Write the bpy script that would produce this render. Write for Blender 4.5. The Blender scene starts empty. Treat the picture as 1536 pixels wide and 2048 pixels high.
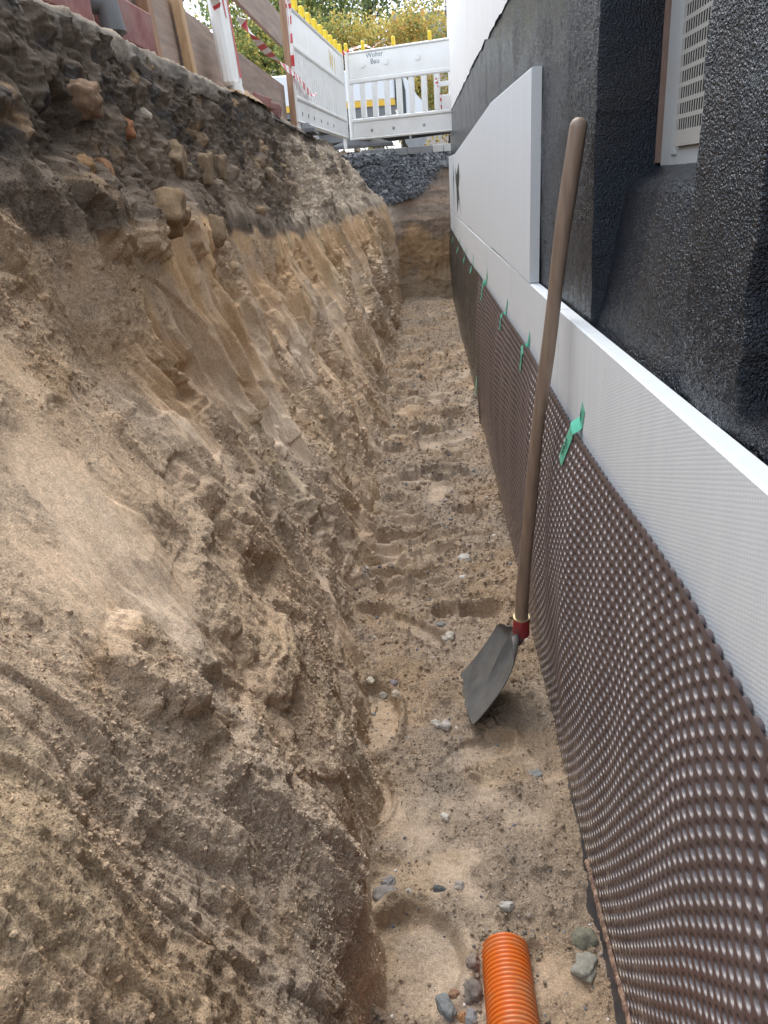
import bpy, math, random
import numpy as np
from mathutils import Vector, Matrix

# ------------------------------------------------------------------ camera
sc = bpy.context.scene
C = sc.collection
cam = bpy.data.cameras.new("camera")
cam_o = bpy.data.objects.new("camera", cam)
C.objects.link(cam_o)
_f, _cx, _cy = 1539., 768., 1024.
_vx, _vy = 850 - _cx, 368 - _cy
_a = 250.
_b = (_f * _f + _vy * 0 + _vx * _a) / (-_vy)
_Y = Vector((_vx, -_vy, -_f)).normalized()
_Z = -Vector((_a, -_b, -_f)).normalized()
_Z = (_Z - _Y * _Y.dot(_Z)).normalized()
_X = _Y.cross(_Z)
_R = Matrix((_X, _Y, _Z))
cam_o.matrix_world = Matrix.Translation((0, 0, 1.5)) @ _R.to_4x4()
cam.sensor_fit = 'VERTICAL'
cam.sensor_height = 24
cam.sensor_width = 24
cam.lens = _f / 2048 * 24
cam.clip_start = .02
cam.clip_end = 1500
sc.camera = cam_o

# ------------------------------------------------------------------ light: overcast day
EL, AZ = math.radians(57), math.radians(-14)        # sun behind cloud, high over the street side
w = bpy.data.worlds.new("World")
sc.world = w
w.use_nodes = True
nt = w.node_tree
nt.nodes.clear()
out = nt.nodes.new('ShaderNodeOutputWorld')
bg = nt.nodes.new('ShaderNodeBackground')
sky = nt.nodes.new('ShaderNodeTexSky')
sky.sky_type = 'NISHITA'
sky.sun_disc = False
sky.sun_elevation = EL
sky.sun_rotation = AZ
sky.dust_density = 3
sky.air_density = 1
tc = nt.nodes.new('ShaderNodeTexCoord')
nz = nt.nodes.new('ShaderNodeTexNoise')
nz.inputs['Scale'].default_value = 2.2
nz.inputs['Detail'].default_value = 5
rp = nt.nodes.new('ShaderNodeValToRGB')
rp.color_ramp.elements[0].position = .3
rp.color_ramp.elements[0].color = (8.9, 9.5, 10.6, 1)
rp.color_ramp.elements[1].position = .7
rp.color_ramp.elements[1].color = (12.0, 12.7, 13.6, 1)
mx = nt.nodes.new('ShaderNodeMixRGB')
mx.inputs[0].default_value = .62
nt.links.new(tc.outputs['Generated'], nz.inputs['Vector'])
nt.links.new(nz.outputs['Fac'], rp.inputs['Fac'])
nt.links.new(sky.outputs[0], mx.inputs[1])
nt.links.new(rp.outputs[0], mx.inputs[2])
nt.links.new(mx.outputs[0], bg.inputs['Color'])
bg.inputs['Strength'].default_value = .1
nt.links.new(bg.outputs[0], out.inputs[0])

sun = bpy.data.lights.new("sun", 'SUN')
sun.energy = 1.2
sun.angle = math.radians(38)
sun.color = (1, .97, .92)
sun_o = bpy.data.objects.new("sun", sun)
C.objects.link(sun_o)
# direction towards the sun; sky rotation is measured from +Y towards +X
sd = Vector((math.sin(AZ) * math.cos(EL), math.cos(AZ) * math.cos(EL), math.sin(EL)))
sun_o.rotation_euler = sd.to_track_quat('Z', 'Y').to_euler()
sun_o.location = sd * 20
sc.view_settings.view_transform = 'Standard'
sc.view_settings.look = 'None'
sc.view_settings.gamma = 1
sc.view_settings.exposure = 1.24
sc.view_settings.use_curve_mapping = False
try:
    sc.cycles.max_bounces = 7
    sc.cycles.diffuse_bounces = 4
    sc.cycles.glossy_bounces = 3
    sc.cycles.caustics_reflective = False
except Exception:
    pass

# ------------------------------------------------------------------ helpers
rng = np.random.default_rng(11)
random.seed(5)


def tag(o, label=None, cat=None, group=None, kind=None):
    if label: o['label'] = label
    if cat: o['category'] = cat
    if group: o['group'] = group
    if kind: o['kind'] = kind
    return o


def empty(name, loc=(0, 0, 0), rot=(0, 0, 0)):
    o = bpy.data.objects.new(name, None)
    o.empty_display_size = .05
    C.objects.link(o)
    o.location = loc
    o.rotation_euler = rot
    return o


def npmesh(name, V, F, m, parent=None, smooth=True, cols=None, extra=None):
    """V (n,3), F list of arrays (k,3|4)"""
    if not isinstance(F, (list, tuple)): F = [F]
    me = bpy.data.meshes.new(name)
    V = np.asarray(V, np.float32)
    me.vertices.add(len(V))
    me.vertices.foreach_set('co', V.ravel())
    nl = sum(f.size for f in F)
    npoly = sum(len(f) for f in F)
    me.loops.add(nl)
    me.polygons.add(npoly)
    me.loops.foreach_set('vertex_index', np.concatenate([f.ravel() for f in F]).astype(np.int32))
    tot = np.concatenate([np.full(len(f), f.shape[1], np.int32) for f in F])
    st = np.concatenate([[0], np.cumsum(tot)[:-1]]).astype(np.int32)
    me.polygons.foreach_set('loop_start', st)
    me.polygons.foreach_set('loop_total', tot)
    if cols is not None:
        a = me.color_attributes.new('col', 'FLOAT_COLOR', 'POINT')
        c4 = np.ones((len(V), 4), np.float32)
        c4[:, :3] = cols
        a.data.foreach_set('color', c4.ravel())
    if extra is not None:
        for k, v in extra.items():
            a = me.attributes.new(k, 'FLOAT', 'POINT')
            a.data.foreach_set('value', np.asarray(v, np.float32).ravel())
    me.update(calc_edges=True)
    me.polygons.foreach_set('use_smooth', np.full(npoly, smooth, bool))
    me.materials.append(m)
    o = bpy.data.objects.new(name, me)
    C.objects.link(o)
    if parent is not None: o.parent = parent
    return o


class MB:
    """collects plain shapes into one mesh"""
    def __init__(s):
        s.v = []; s.f = []

    def add(s, vs, fs):
        b = len(s.v)
        s.v += [tuple(v) for v in vs]
        s.f += [tuple(b + i for i in f) for f in fs]
        return s

    def box(s, c, d, R=None, ch=.0):
        """chamfered box: centre, full size"""
        hx, hy, hz = d[0] / 2, d[1] / 2, d[2] / 2
        c = Vector(c)
        if ch <= 0:
            P = [Vector((sx * hx, sy * hy, sz * hz)) for sx in (-1, 1) for sy in (-1, 1) for sz in (-1, 1)]
            F = [(0, 1, 3, 2), (4, 6, 7, 5), (0, 4, 5, 1), (2, 3, 7, 6), (0, 2, 6, 4), (1, 5, 7, 3)]
        else:
            ch = min(ch, hx * .9, hy * .9, hz * .9)
            P = []; idx = {}
            for sx in (-1, 1):
                for sy in (-1, 1):
                    for sz in (-1, 1):
                        for k in range(3):
                            p = [sx * hx, sy * hy, sz * hz]
                            for j in range(3):
                                if j != k: p[j] -= (sx, sy, sz)[j] * ch
                            idx[(sx, sy, sz, k)] = len(P); P.append(Vector(p))
            F = []
            for k in range(3):
                for sg in (-1, 1):
                    a, b2 = [j for j in range(3) if j != k]
                    q = []
                    for u, v in ((-1, -1), (1, -1), (1, 1), (-1, 1)):
                        t = [0, 0, 0]; t[k] = sg; t[a] = u; t[b2] = v
                        q.append(idx[(t[0], t[1], t[2], k)])
                    F.append(tuple(q))
            for k in range(3):
                a, b2 = [j for j in range(3) if j != k]
                for u in (-1, 1):
                    for v in (-1, 1):
                        q = []
                        for sg, kk in ((-1, a), (1, a), (1, b2), (-1, b2)):
                            t = [0, 0, 0]; t[k] = sg; t[a] = u; t[b2] = v
                            q.append(idx[(t[0], t[1], t[2], kk)])
                        F.append(tuple(q))
            for sx in (-1, 1):
                for sy in (-1, 1):
                    for sz in (-1, 1):
                        F.append(tuple(idx[(sx, sy, sz, k)] for k in range(3)))
        if R is not None: P = [R @ p for p in P]
        return s.add([c + p for p in P], F)

    def beam(s, p0, p1, wd, ht, up=(0, 0, 1), ch=0):
        p0, p1 = Vector(p0), Vector(p1)
        y = (p1 - p0).normalized(); up = Vector(up)
        x = y.cross(up).normalized(); z = x.cross(y)
        R = Matrix((x, y, z)).transposed()
        return s.box((p0 + p1) / 2, (wd, (p1 - p0).length, ht), R, ch)

    def tube(s, pts, rad, n=12, cap=True, squash=None):
        pts = [Vector(p) for p in pts]
        if not hasattr(rad, '__len__'): rad = [rad] * len(pts)
        rings = []; up = None; vs = []; fs = []
        for i, p in enumerate(pts):
            d = (pts[min(i + 1, len(pts) - 1)] - pts[max(i - 1, 0)]).normalized()
            if up is None:
                up = Vector((0, 0, 1)) if abs(d.z) < .9 else Vector((1, 0, 0))
            x = d.cross(up).normalized(); up = x.cross(d).normalized()
            for k in range(n):
                t = 2 * math.pi * k / n
                vs.append(p + (x * math.cos(t) + up * math.sin(t) * (squash or 1)) * rad[i])
        for i in range(len(pts) - 1):
            for k in range(n):
                a, b = i * n + k, i * n + (k + 1) % n
                fs.append((a, b, b + n, a + n))
        if cap:
            fs.append(tuple(range(n))[::-1]); fs.append(tuple(range((len(pts) - 1) * n, len(pts) * n)))
        return s.add(vs, fs)

    def build(s, name, m, parent=None, smooth=False, recalc=True):
        me = bpy.data.meshes.new(name)
        me.from_pydata(s.v, [], s.f)
        if recalc:
            import bmesh
            bm = bmesh.new(); bm.from_mesh(me)
            bmesh.ops.recalc_face_normals(bm, faces=bm.faces)
            bm.to_mesh(me); bm.free()
        if smooth:
            me.polygons.foreach_set('use_smooth', [True] * len(me.polygons))
            try: me.set_sharp_from_angle(angle=math.radians(40))
            except Exception: pass
        me.materials.append(m)
        o = bpy.data.objects.new(name, me)
        C.objects.link(o)
        if parent is not None: o.parent = parent
        return o


# --- numpy noise
def _hash(ix, iy, iz, seed):
    h = (ix.astype(np.uint32) * np.uint32(374761393) + iy.astype(np.uint32) * np.uint32(668265263)
         + iz.astype(np.uint32) * np.uint32(2147483647 - 1013904223) + np.uint32(seed * 974634777 % 4294967295))
    h = (h ^ (h >> np.uint32(13))) * np.uint32(1274126177)
    h = (h ^ (h >> np.uint32(16))) * np.uint32(2246822519)
    h = h ^ (h >> np.uint32(15))
    return (h & np.uint32(0xffffff)).astype(np.float32) / np.float32(8388607.5) - 1


def noise(x, y, z, seed=0):
    x = np.asarray(x, np.float32); y = np.asarray(y, np.float32); z = np.asarray(z, np.float32)
    x, y, z = np.broadcast_arrays(x, y, z)
    fx, fy, fz = np.floor(x), np.floor(y), np.floor(z)
    ix, iy, iz = fx.astype(np.int32), fy.astype(np.int32), fz.astype(np.int32)
    x, y, z = x - fx, y - fy, z - fz
    u, v, w_ = [t * t * t * (t * (t * 6 - 15) + 10) for t in (x, y, z)]
    r = 0
    for dx in (0, 1):
        for dy in (0, 1):
            for dz in (0, 1):
                r = r + _hash(ix + dx, iy + dy, iz + dz, seed) * (u if dx else 1 - u) * (v if dy else 1 - v) * (w_ if dz else 1 - w_)
    return r


def fbm(x, y, z, seed=0, octs=4, gain=.5, ridged=False):
    a, r, s_ = 1., 0., 0.
    for o in range(octs):
        k = 2.03 ** o
        n_ = noise(x * k, y * k, z * k, seed + o * 7)
        if ridged: n_ = 1 - 2 * np.abs(n_)
        r = r + a * n_; s_ += a; a *= gain
    return r / s_


def sstep(a, b, x):
    t = np.clip((x - a) / (b - a), 0, 1)
    return t * t * (3 - 2 * t)


def mix(a, b, t):
    a = np.asarray(a); b = np.asarray(b)
    return a + (b - a) * t


# --- materials
def N(nt, t, **k):
    n = nt.nodes.new(t)
    for a, b in k.items():
        if a in n.inputs: n.inputs[a].default_value = b
        else: setattr(n, a, b)
    return n


def mat(name, col, rough=.6, var=.15, vscale=8, bump=.2, bscale=40, bdist=.002, col2=None, metal=0, spec=.5,
        stretch=(1, 1, 1), stain=None, stain_amt=.5, stain_scale=3, rvar=.1, coat=0, trans=0):
    """procedural surface: broad tone drift + fine grain + stains + bump"""
    m = bpy.data.materials.new(name)
    m.use_nodes = True
    nt = m.node_tree; L = nt.links.new
    b = nt.nodes['Principled BSDF']
    tcn = N(nt, 'ShaderNodeTexCoord')
    mp = N(nt, 'ShaderNodeMapping'); mp.inputs['Scale'].default_value = stretch
    L(tcn.outputs['Object'], mp.inputs[0])
    n1 = N(nt, 'ShaderNodeTexNoise', Scale=vscale, Detail=6, Roughness=.6)
    L(mp.outputs[0], n1.inputs['Vector'])
    r1 = N(nt, 'ShaderNodeValToRGB')
    c = np.array(col)
    c2 = np.array(col2) if col2 is not None else c * (1 + var)
    e = r1.color_ramp.elements
    e[0].position = .3; e[1].position = .7
    e[0].color = (*(c * (1 - var)), 1); e[1].color = (*np.clip(c2, 0, 1), 1)
    L(n1.outputs['Fac'], r1.inputs[0])
    last = r1.outputs[0]
    if stain is not None:
        n3 = N(nt, 'ShaderNodeTexNoise', Scale=stain_scale, Detail=8, Roughness=.7)
        L(mp.outputs[0], n3.inputs['Vector'])
        r3 = N(nt, 'ShaderNodeMapRange'); r3.inputs[1].default_value = .48; r3.inputs[2].default_value = .68
        r3.inputs[4].default_value = stain_amt
        L(n3.outputs['Fac'], r3.inputs[0])
        m3 = N(nt, 'ShaderNodeMixRGB'); m3.inputs[2].default_value = (*stain, 1)
        L(r3.outputs[0], m3.inputs[0]); L(last, m3.inputs[1]); last = m3.outputs[0]
    L(last, b.inputs['Base Color'])
    n2 = N(nt, 'ShaderNodeTexNoise', Scale=bscale, Detail=5, Roughness=.6)
    L(mp.outputs[0], n2.inputs['Vector'])
    bp = N(nt, 'ShaderNodeBump', Strength=bump, Distance=bdist)
    L(n2.outputs['Fac'], bp.inputs['Height']); L(bp.outputs[0], b.inputs['Normal'])
    rr = N(nt, 'ShaderNodeMapRange'); rr.inputs[3].default_value = max(0, rough - rvar); rr.inputs[4].default_value = min(1, rough + rvar)
    L(n1.outputs['Fac'], rr.inputs[0]); L(rr.outputs[0], b.inputs['Roughness'])
    b.inputs['Metallic'].default_value = metal
    b.inputs['Specular IOR Level'].default_value = spec
    if coat: b.inputs['Coat Weight'].default_value = coat
    return m


def soil_mat(name, speckle=1.0, bstr=1.0, gs=260., blotch=.12):
    m = bpy.data.materials.new(name)
    m.use_nodes = True
    nt = m.node_tree; L = nt.links.new
    b = nt.nodes['Principled BSDF']
    at = N(nt, 'ShaderNodeAttribute'); at.attribute_name = 'col'
    gr = N(nt, 'ShaderNodeAttribute'); gr.attribute_name = 'gran'
    tcn = N(nt, 'ShaderNodeTexCoord')
    n1 = N(nt, 'ShaderNodeTexNoise', Scale=gs, Detail=3, Roughness=.75)
    n2 = N(nt, 'ShaderNodeTexNoise', Scale=gs * .28, Detail=6, Roughness=.75)
    n4 = N(nt, 'ShaderNodeTexNoise', Scale=7, Detail=9, Roughness=.72)
    vo = N(nt, 'ShaderNodeTexVoronoi', Scale=gs * 1.6)
    for n_ in (n1, n2, vo, n4): L(tcn.outputs['Object'], n_.inputs['Vector'])
    # grain tone
    mr = N(nt, 'ShaderNodeMapRange'); mr.inputs[1].default_value = .3; mr.inputs[2].default_value = .7
    mr.inputs[3].default_value = 1 - .38 * speckle; mr.inputs[4].default_value = 1 + .38 * speckle
    L(n1.outputs['Fac'], mr.inputs[0])
    mr2 = N(nt, 'ShaderNodeMapRange'); mr2.inputs[1].default_value = .3; mr2.inputs[2].default_value = .7
    mr2.inputs[3].default_value = 1 - .24 * speckle; mr2.inputs[4].default_value = 1 + .24 * speckle
    L(n2.outputs['Fac'], mr2.inputs[0])
    mr4 = N(nt, 'ShaderNodeMapRange'); mr4.inputs[1].default_value = .3; mr4.inputs[2].default_value = .7
    mr4.inputs[3].default_value = 1 - blotch; mr4.inputs[4].default_value = 1 + blotch
    L(n4.outputs['Fac'], mr4.inputs[0])
    mu = N(nt, 'ShaderNodeMath', operation='MULTIPLY'); L(mr.outputs[0], mu.inputs[0]); L(mr2.outputs[0], mu.inputs[1])
    mu3 = N(nt, 'ShaderNodeMath', operation='MULTIPLY'); L(mu.outputs[0], mu3.inputs[0]); L(mr4.outputs[0], mu3.inputs[1])
    # single mineral grains: per-cell tint
    sepc = N(nt, 'ShaderNodeSeparateColor'); L(vo.outputs['Color'], sepc.inputs[0])
    rampg = N(nt, 'ShaderNodeValToRGB')
    rampg.color_ramp.interpolation = 'CONSTANT'
    e = rampg.color_ramp.elements
    e[0].position = 0; e[0].color = (.62, .62, .64, 1)
    e[1].position = .10; e[1].color = (1, 1, 1, 1)
    x = e.new(.86); x.color = (1.18, 1.16, 1.12, 1)
    x = e.new(.96); x.color = (1.4, 1.38, 1.38, 1)
    L(sepc.outputs[0], rampg.inputs[0])
    vm = N(nt, 'ShaderNodeVectorMath', operation='SCALE'); L(at.outputs['Color'], vm.inputs[0]); L(mu3.outputs[0], vm.inputs['Scale'])
    vm2 = N(nt, 'ShaderNodeMixRGB', blend_type='MULTIPLY'); L(gr.outputs['Fac'], vm2.inputs[0])
    L(vm.outputs[0], vm2.inputs[1]); L(rampg.outputs[0], vm2.inputs[2])
    L(vm2.outputs[0], b.inputs['Base Color'])
    b.inputs['Roughness'].default_value = .93
    b.inputs['Specular IOR Level'].default_value = .25
    # relief
    h = N(nt, 'ShaderNodeMath', operation='MULTIPLY'); L(n2.outputs['Fac'], h.inputs[0]); h.inputs[1].default_value = 1.6
    h2 = N(nt, 'ShaderNodeMath', operation='ADD'); L(h.outputs[0], h2.inputs[0]); L(n1.outputs['Fac'], h2.inputs[1])
    h3 = N(nt, 'ShaderNodeMath', operation='MULTIPLY'); L(gr.outputs['Fac'], h3.inputs[0]); h3.inputs[1].default_value = .006
    h4 = N(nt, 'ShaderNodeMath', operation='ADD'); L(h3.outputs[0], h4.inputs[0]); h4.inputs[1].default_value = .0007
    bp = N(nt, 'ShaderNodeBump', Strength=bstr)
    L(h2.outputs[0], bp.inputs['Height']); L(h4.outputs[0], bp.inputs['Distance'])
    L(bp.outputs[0], b.inputs['Normal'])
    return m


def geo_ys(y0, y1, k):
    ys = [y0]
    while ys[-1] < y1: ys.append(ys[-1] + k * max(ys[-1], .9))
    return np.array(ys)


def grid_faces(n, m):
    i = np.arange(n - 1)[:, None] * m + np.arange(m - 1)[None, :]
    return np.stack([i, i + 1, i + m + 1, i + m], -1).reshape(-1, 4)


# ------------------------------------------------------------------ EARTH BANK (left side of the trench)
KZ = np.array([-.12, 0, .15, .3, .6, .9, 1.1, 1.3, 1.6, 1.9, 2.05])
KY = np.array([.2, 1.0, 1.45, 1.9, 2.4, 3.2, 4.5, 6, 8, 11.6])
KX = np.array([
    # z:-.12   0     .15   .3    .6    .9    1.1   1.3   1.6   1.9   2.05
    [-.10, -.12, -.16, -.20, -.33, -.50, -.66, -.82, -.95, -1.0, -1.03],
    [-.15, -.17, -.21, -.25, -.40, -.58, -.74, -.86, -.97, -1.01, -1.03],
    [-.20, -.22, -.28, -.34, -.47, -.64, -.80, -.90, -.97, -1.01, -1.03],
    [-.26, -.29, -.37, -.43, -.58, -.75, -.88, -.93, -.98, -1.01, -1.03],
    [-.34, -.38, -.45, -.52, -.68, -.83, -.90, -.93, -.97, -1.00, -1.03],
    [-.30, -.34, -.43, -.51, -.68, -.82, -.88, -.92, -.96, -1.00, -1.03],
    [-.32, -.36, -.44, -.51, -.67, -.79, -.86, -.90, -.95, -1.01, -1.04],
    [-.33, -.37, -.44, -.50, -.64, -.76, -.83, -.88, -.93, -1.01, -1.06],
    [-.38, -.42, -.47, -.52, -.60, -.68, -.73, -.81, -.93, -1.03, -1.12],
    [-.40, -.42, -.43, -.44, -.45, -.48, -.51, -.58, -.82, -1.08, -1.22]])


def bank_base(y, z):
    """x of the undisturbed bank"""
    yi = np.clip(np.interp(y, KY, np.arange(len(KY))), 0, len(KY) - 1.001)
    i = np.floor(yi).astype(int); t = yi - i; t = t * t * (3 - 2 * t)
    zi = np.interp(z, KZ, np.arange(len(KZ)))
    j = np.clip(np.floor(zi).astype(int), 0, len(KZ) - 2); s_ = zi - j
    g = lambda a, b: KX[a, b]
    lo = g(i, j) * (1 - s_) + g(i, j + 1) * s_
    hi = g(i + 1, j) * (1 - s_) + g(i + 1, j + 1) * s_
    return lo * (1 - t) + hi * t


# hand-placed relief on the bank: (y, z, ry, rz, tilt, push)  push<0 = hollow
BF = [
    (2.75, .28, .14, .05, .9, -.04), (1.72, .17, .09, .05, .6, -.07),
     (4.6, .42, .12, .12, .6, -.045),
    (2.9, 1.52, .14, .09, 0, -.14), (2.55, 1.42, .12, .10, .2, .08), (3.05, 1.38, .10, .10, 0, .07),
    (2.25, 1.52, .13, .16, .2, .07), (3.7, 1.5, .10, .15, 0, .05), (2.2, 1.72, .16, .08, 0, -.08),
    (5.3, 1.05, .2, .13, 0, -.05), (4.4, 1.05, .25, .10, 0, -.05), (3.3, 1.2, .15, .12, 0, -.05),
    (6.4, .8, .3, .22, .2, -.07), (7.2, .42, .3, .2, .3, .08), (8.6, .5, .4, .4, .2, .08), (9.8, .7, .3, .5, 0, -.09),
    (1.15, .30, .08, .16, .3, .03), (1.5, .48, .16, .06, .6, .02),
    (1.2, .62, .13, .07, .5, -.05), (1.05, .78, .1, .09, .3, .05), (1.85, .52, .14, .06, .7, -.05),
    (1.75, .75, .2, .05, .8, .02), (2.15, .62, .16, .05, .7, .035), (2.3, .95, .2, .06, .5, -.05),
]


BTY = [1.0, 1.8, 2.1, 2.7, 3.1, 4.2, 4.4, 5.6, 7.3, 9.3]
BTZ = [1.62, 1.50, 1.44, 1.42, 1.43, 1.34, 1.28, 1.25, 1.23, 1.28]


def bank_offset(y, z, hi=True):
    """relief (outwards from the bank), granularity, colour"""
    ya = y + .10 * noise(y * 2.2, z * 2.5, 3.1, 3) - z * .05
    o = np.zeros_like(y)
    low = 1 - sstep(.95, 1.2, z)
    tb = np.interp(y, BTY, BTZ)
    top = sstep(.04, .16, z - tb + .05 * noise(y * 3, z, 9, 5)) * mix(1, sstep(1.48, 1.6, z + .05 * noise(y * 2.2, z, 19, 5)), .65 * (1 - sstep(3.6, 4.4, y)))
    # slope-wise rills, more in the dug sand
    rill = fbm(ya * 4.6, z * .9, 1.2, 21, 5, .5, True)
    nearf = .45 + .55 * sstep(1.2, 2.4, y)
    o += rill * nearf * (.030 * low + .026 * (1 - top))
    o += fbm(y * 1.3, z * 1.6, .5, 31, 3) * .055
    o += fbm(ya * 3.2, z * 1.5, .5, 33, 3, .5, True) * .035 * (1 - top * .6)
    # rubble-like topsoil
    n = fbm(y * 6, z * 7, 4.4, 41, 4, .55)
    o += top * (np.abs(n) * .085 - .03)
    o += top * fbm(y * 20, z * 14, 2.2, 45, 3, .6, True) * .012
    o += top * fbm(y * 44, z * 40, 7.2, 47, 3, .65) * .010
    # small blocks broken out of the dense sand
    blk = noise(y * 9, z * 11, 7.7, 51)
    o += .012 * sstep(.15, .3, blk) * low * sstep(0, .2, noise(y * 2, z * 2, 5.5, 52))
    # lumps
    lm = fbm(ya * 15, z * 9, 3.3, 61, 4, .6)
    o += lm * (.008 + .006 * top)
    for (fy, fz, ry, rz, tl, p) in BF:
        d = ((y - fy + tl * (z - fz) * .8) / ry) ** 2 + ((z - fz) / rz) ** 2
        d = d + 1.5 * lm + .9 * n
        p = p * (.55 if y.ndim and p < 0 else .8)
        o += p * (1 - sstep(.35, 1.25, d))
    # crumbly (1) versus smooth cut face (0)
    cr = sstep(-.12, .12, fbm(y * 2.3, z * 1.6, 8.8, 71, 3) + .35 * noise(ya * 8, z * 1.2, 2, 72)
               + .25 * (1 - sstep(.55, .95, z)) * 1.6 + .2 * (1 - sstep(1.6, 2.3, y)) - .10)
    cr = np.clip(cr, 0, 1)
    cut = sstep(.78, .9, z) * (1 - sstep(1.1, 1.2, z)) * (.4 + .6 * sstep(1.8, 2.3, y)) * (1 - .0 * y)
    cr = cr * (1 - .65 * cut)
    o += cr * (fbm(y * 66, z * 46, 1.1, 81, 4, .75) * .0078 + .005)
    o += .0025 * noise(ya * 60, z * 9, 2, 85) * (1 - cr)
    o += .008 * sstep(.35, .7, noise(ya * 26, z * 20, 4, 86)) * cr
    # slump lips: a thin crust that ends in a ragged step on the slope
    sl = fbm(ya * 1.5 + .6 * z, z * 1.1, 6.6, 88, 4, .5) * 3
    sl = sl - np.floor(sl)
    o += .013 * sstep(0, .12, sl) * (1 - sl) * (1 - top)
    # lip: crumbling edge under the slab
    o -= .03 * sstep(1.86, 1.9, z) * 0
    return o, cr, top, lm, n


ys = geo_ys(.42, 12.6, .0024)
zs = np.concatenate([np.linspace(-.10, 1.2, 520, endpoint=False), np.linspace(1.2, 2.0, 270)])
Yg, Zg = np.meshgrid(ys.astype(np.float32), zs.astype(np.float32), indexing='ij')
xb = bank_base(Yg, Zg)
_k = np.hanning(63); _k /= _k.sum()
_p = np.pad(xb, ((0, 0), (31, 31)), mode='reflect', reflect_type='odd')
xb = np.apply_along_axis(lambda r: np.convolve(r, _k, 'valid'), 1, _p).astype(np.float32)
off, CR, TOP, LM, NB = bank_offset(Yg, Zg)
# lean of the profile -> push along the normal
dxdz = np.gradient(xb, axis=1) / np.gradient(Zg, axis=1)
nl = np.sqrt(1 + dxdz ** 2)
off = off * (1 - .65 * (1 - sstep(.0, .35, Zg)) * (1 - sstep(1.35, 1.7, Yg)))
Xs = xb + off / nl
Zs = Zg + off * (-dxdz) / nl * .9
# layer colours of the soil itself
wv = .05 * noise(Yg * 2.5, Zg * 2, 1, 91) + .03 * noise(Yg * 11, Zg * 6, 2, 92)
zc = Zg + wv
TAN = np.array([.72, .53, .36]); GREY = np.array([.69, .545, .41]); ORN = np.array([.53, .35, .20])
DARK = np.array([.12, .094, .072]); MID = np.array([.22, .172, .13]); PALE = np.array([.64, .53, .41])
e1 = lambda a: a[..., None]
col = mix(GREY, TAN, e1(sstep(-.4, .5, fbm(Yg * 2, Zg * 2, 2, 101, 3))))
col = mix(col, ORN, e1(sstep(.72, 1.0, zc + .12 * noise(Yg * 3, Zg, 8, 94)) * (.15 + .85 * sstep(-.12, .12, Yg - np.interp(Zg, [1.0, 1.12, 1.2, 1.39, 1.6], [2.0, 1.9, 1.75, 1.46, 1.2]))) * (1 - .6 * CR)))
ost = sstep(.22, .5, fbm(Yg * 5, Zg * 6, 6, 111, 3)) * (1 - TOP)
col = mix(col, [.50, .32, .16], e1(ost * .4))
gst = sstep(.12, .45, fbm(Yg * 4, Zg * 3, 11, 121, 4)) * (1 - TOP)
col = mix(col, [.53, .43, .34], e1(gst * .35))
yst = sstep(.3, .5, fbm(Yg * 3.1, Zg * 2.2, 31, 123, 3)) * (1 - TOP) * (1 - CR * .5)
col = mix(col, [.48, .39, .23], e1(yst * .4))
TBG = np.interp(Yg, BTY, BTZ)
tp = sstep(-.025, .02, Zg - TBG + wv * .7)
dk = mix(MID, DARK, e1(sstep(-.25, .35, fbm(Yg * 3.5, Zg * 6, 5, 141, 4) + .9 * sstep(1.66, 1.8, zc) - .35 * sstep(1.45, 1.55, zc) * (1 - sstep(1.6, 1.7, zc)))))
dk = mix(dk, [.34, .235, .14], e1(sstep(.28, .5, fbm(Yg * 6, Zg * 9, 15, 151, 3)) * .7))
dk = mix(dk, [.05, .048, .05], e1(sstep(.2, .5, fbm(Yg * 9, Zg * 12, 25, 161, 3)) * sstep(1.55, 1.75, zc) * .8))
col = mix(col, dk, e1(tp))
# pale sand run down over the far top part
run = sstep(5.4, 6.4, Yg + .6 * noise(Yg * 2, Zg * 3, 4, 171) - .9 * (Zg - 1.3)) * sstep(1.15, 1.4, Zg) * (1 - sstep(1.9, 1.97, Zg))
run = np.clip(run * (1 - .8 * sstep(.3, .5, noise(Yg * 3, Zg * 6, 3, 173))), 0, 1)
col = mix(col, PALE, e1(run * .9))
CR = np.clip(np.maximum(CR * (1 - .35 * TOP), run), 0, 1)
# paler tone on humps of the lower slope
col = mix(col, PALE * .9, e1(sstep(.1, .6, LM) * .35 * (1 - TOP)))
V = np.stack([Xs, Yg, Zs], -1)
# turn the top row over into the street level
F = grid_faces(len(ys), len(zs))[:, ::-1]
M_bank = soil_mat('soil_bank', 1.0, 1.0, 300)
bank = npmesh('earth_bank', V.reshape(-1, 3), F, M_bank, cols=col.reshape(-1, 3), extra={'gran': CR * .85 + .15})
tag(bank, kind='structure')
BANKV, BANKC, BANKCR = V, col, CR

# the same trench carries on behind the camera
yb2 = np.linspace(-4.5, .43, 160); zb2 = np.linspace(-.1, 2.0, 80)
YB, ZB = np.meshgrid(yb2.astype(np.float32), zb2.astype(np.float32), indexing='ij')
ob2 = bank_offset(YB, ZB)[0] * sstep(.42, .2, YB)
XB = bank_base(np.maximum(YB, .2), ZB) + ob2
cb2 = mix(TAN * np.ones(YB.shape + (1,)), MID, e1(sstep(1.45, 1.55, ZB)))
tag(npmesh('earth_bank_rear', np.stack([XB, YB, ZB], -1).reshape(-1, 3), grid_faces(160, 80)[:, ::-1], M_bank, cols=cb2.reshape(-1, 3), extra={'gran': np.full(YB.shape, .7)}), kind='structure')
xr_ = np.linspace(-.6, .44, 40); XR, YR = np.meshgrid(xr_, np.linspace(-4.5, .425, 120))
ZR = .012 * fbm(XR * 5, YR * 5, 0, 77, 3) * sstep(.42, .3, YR)
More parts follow.
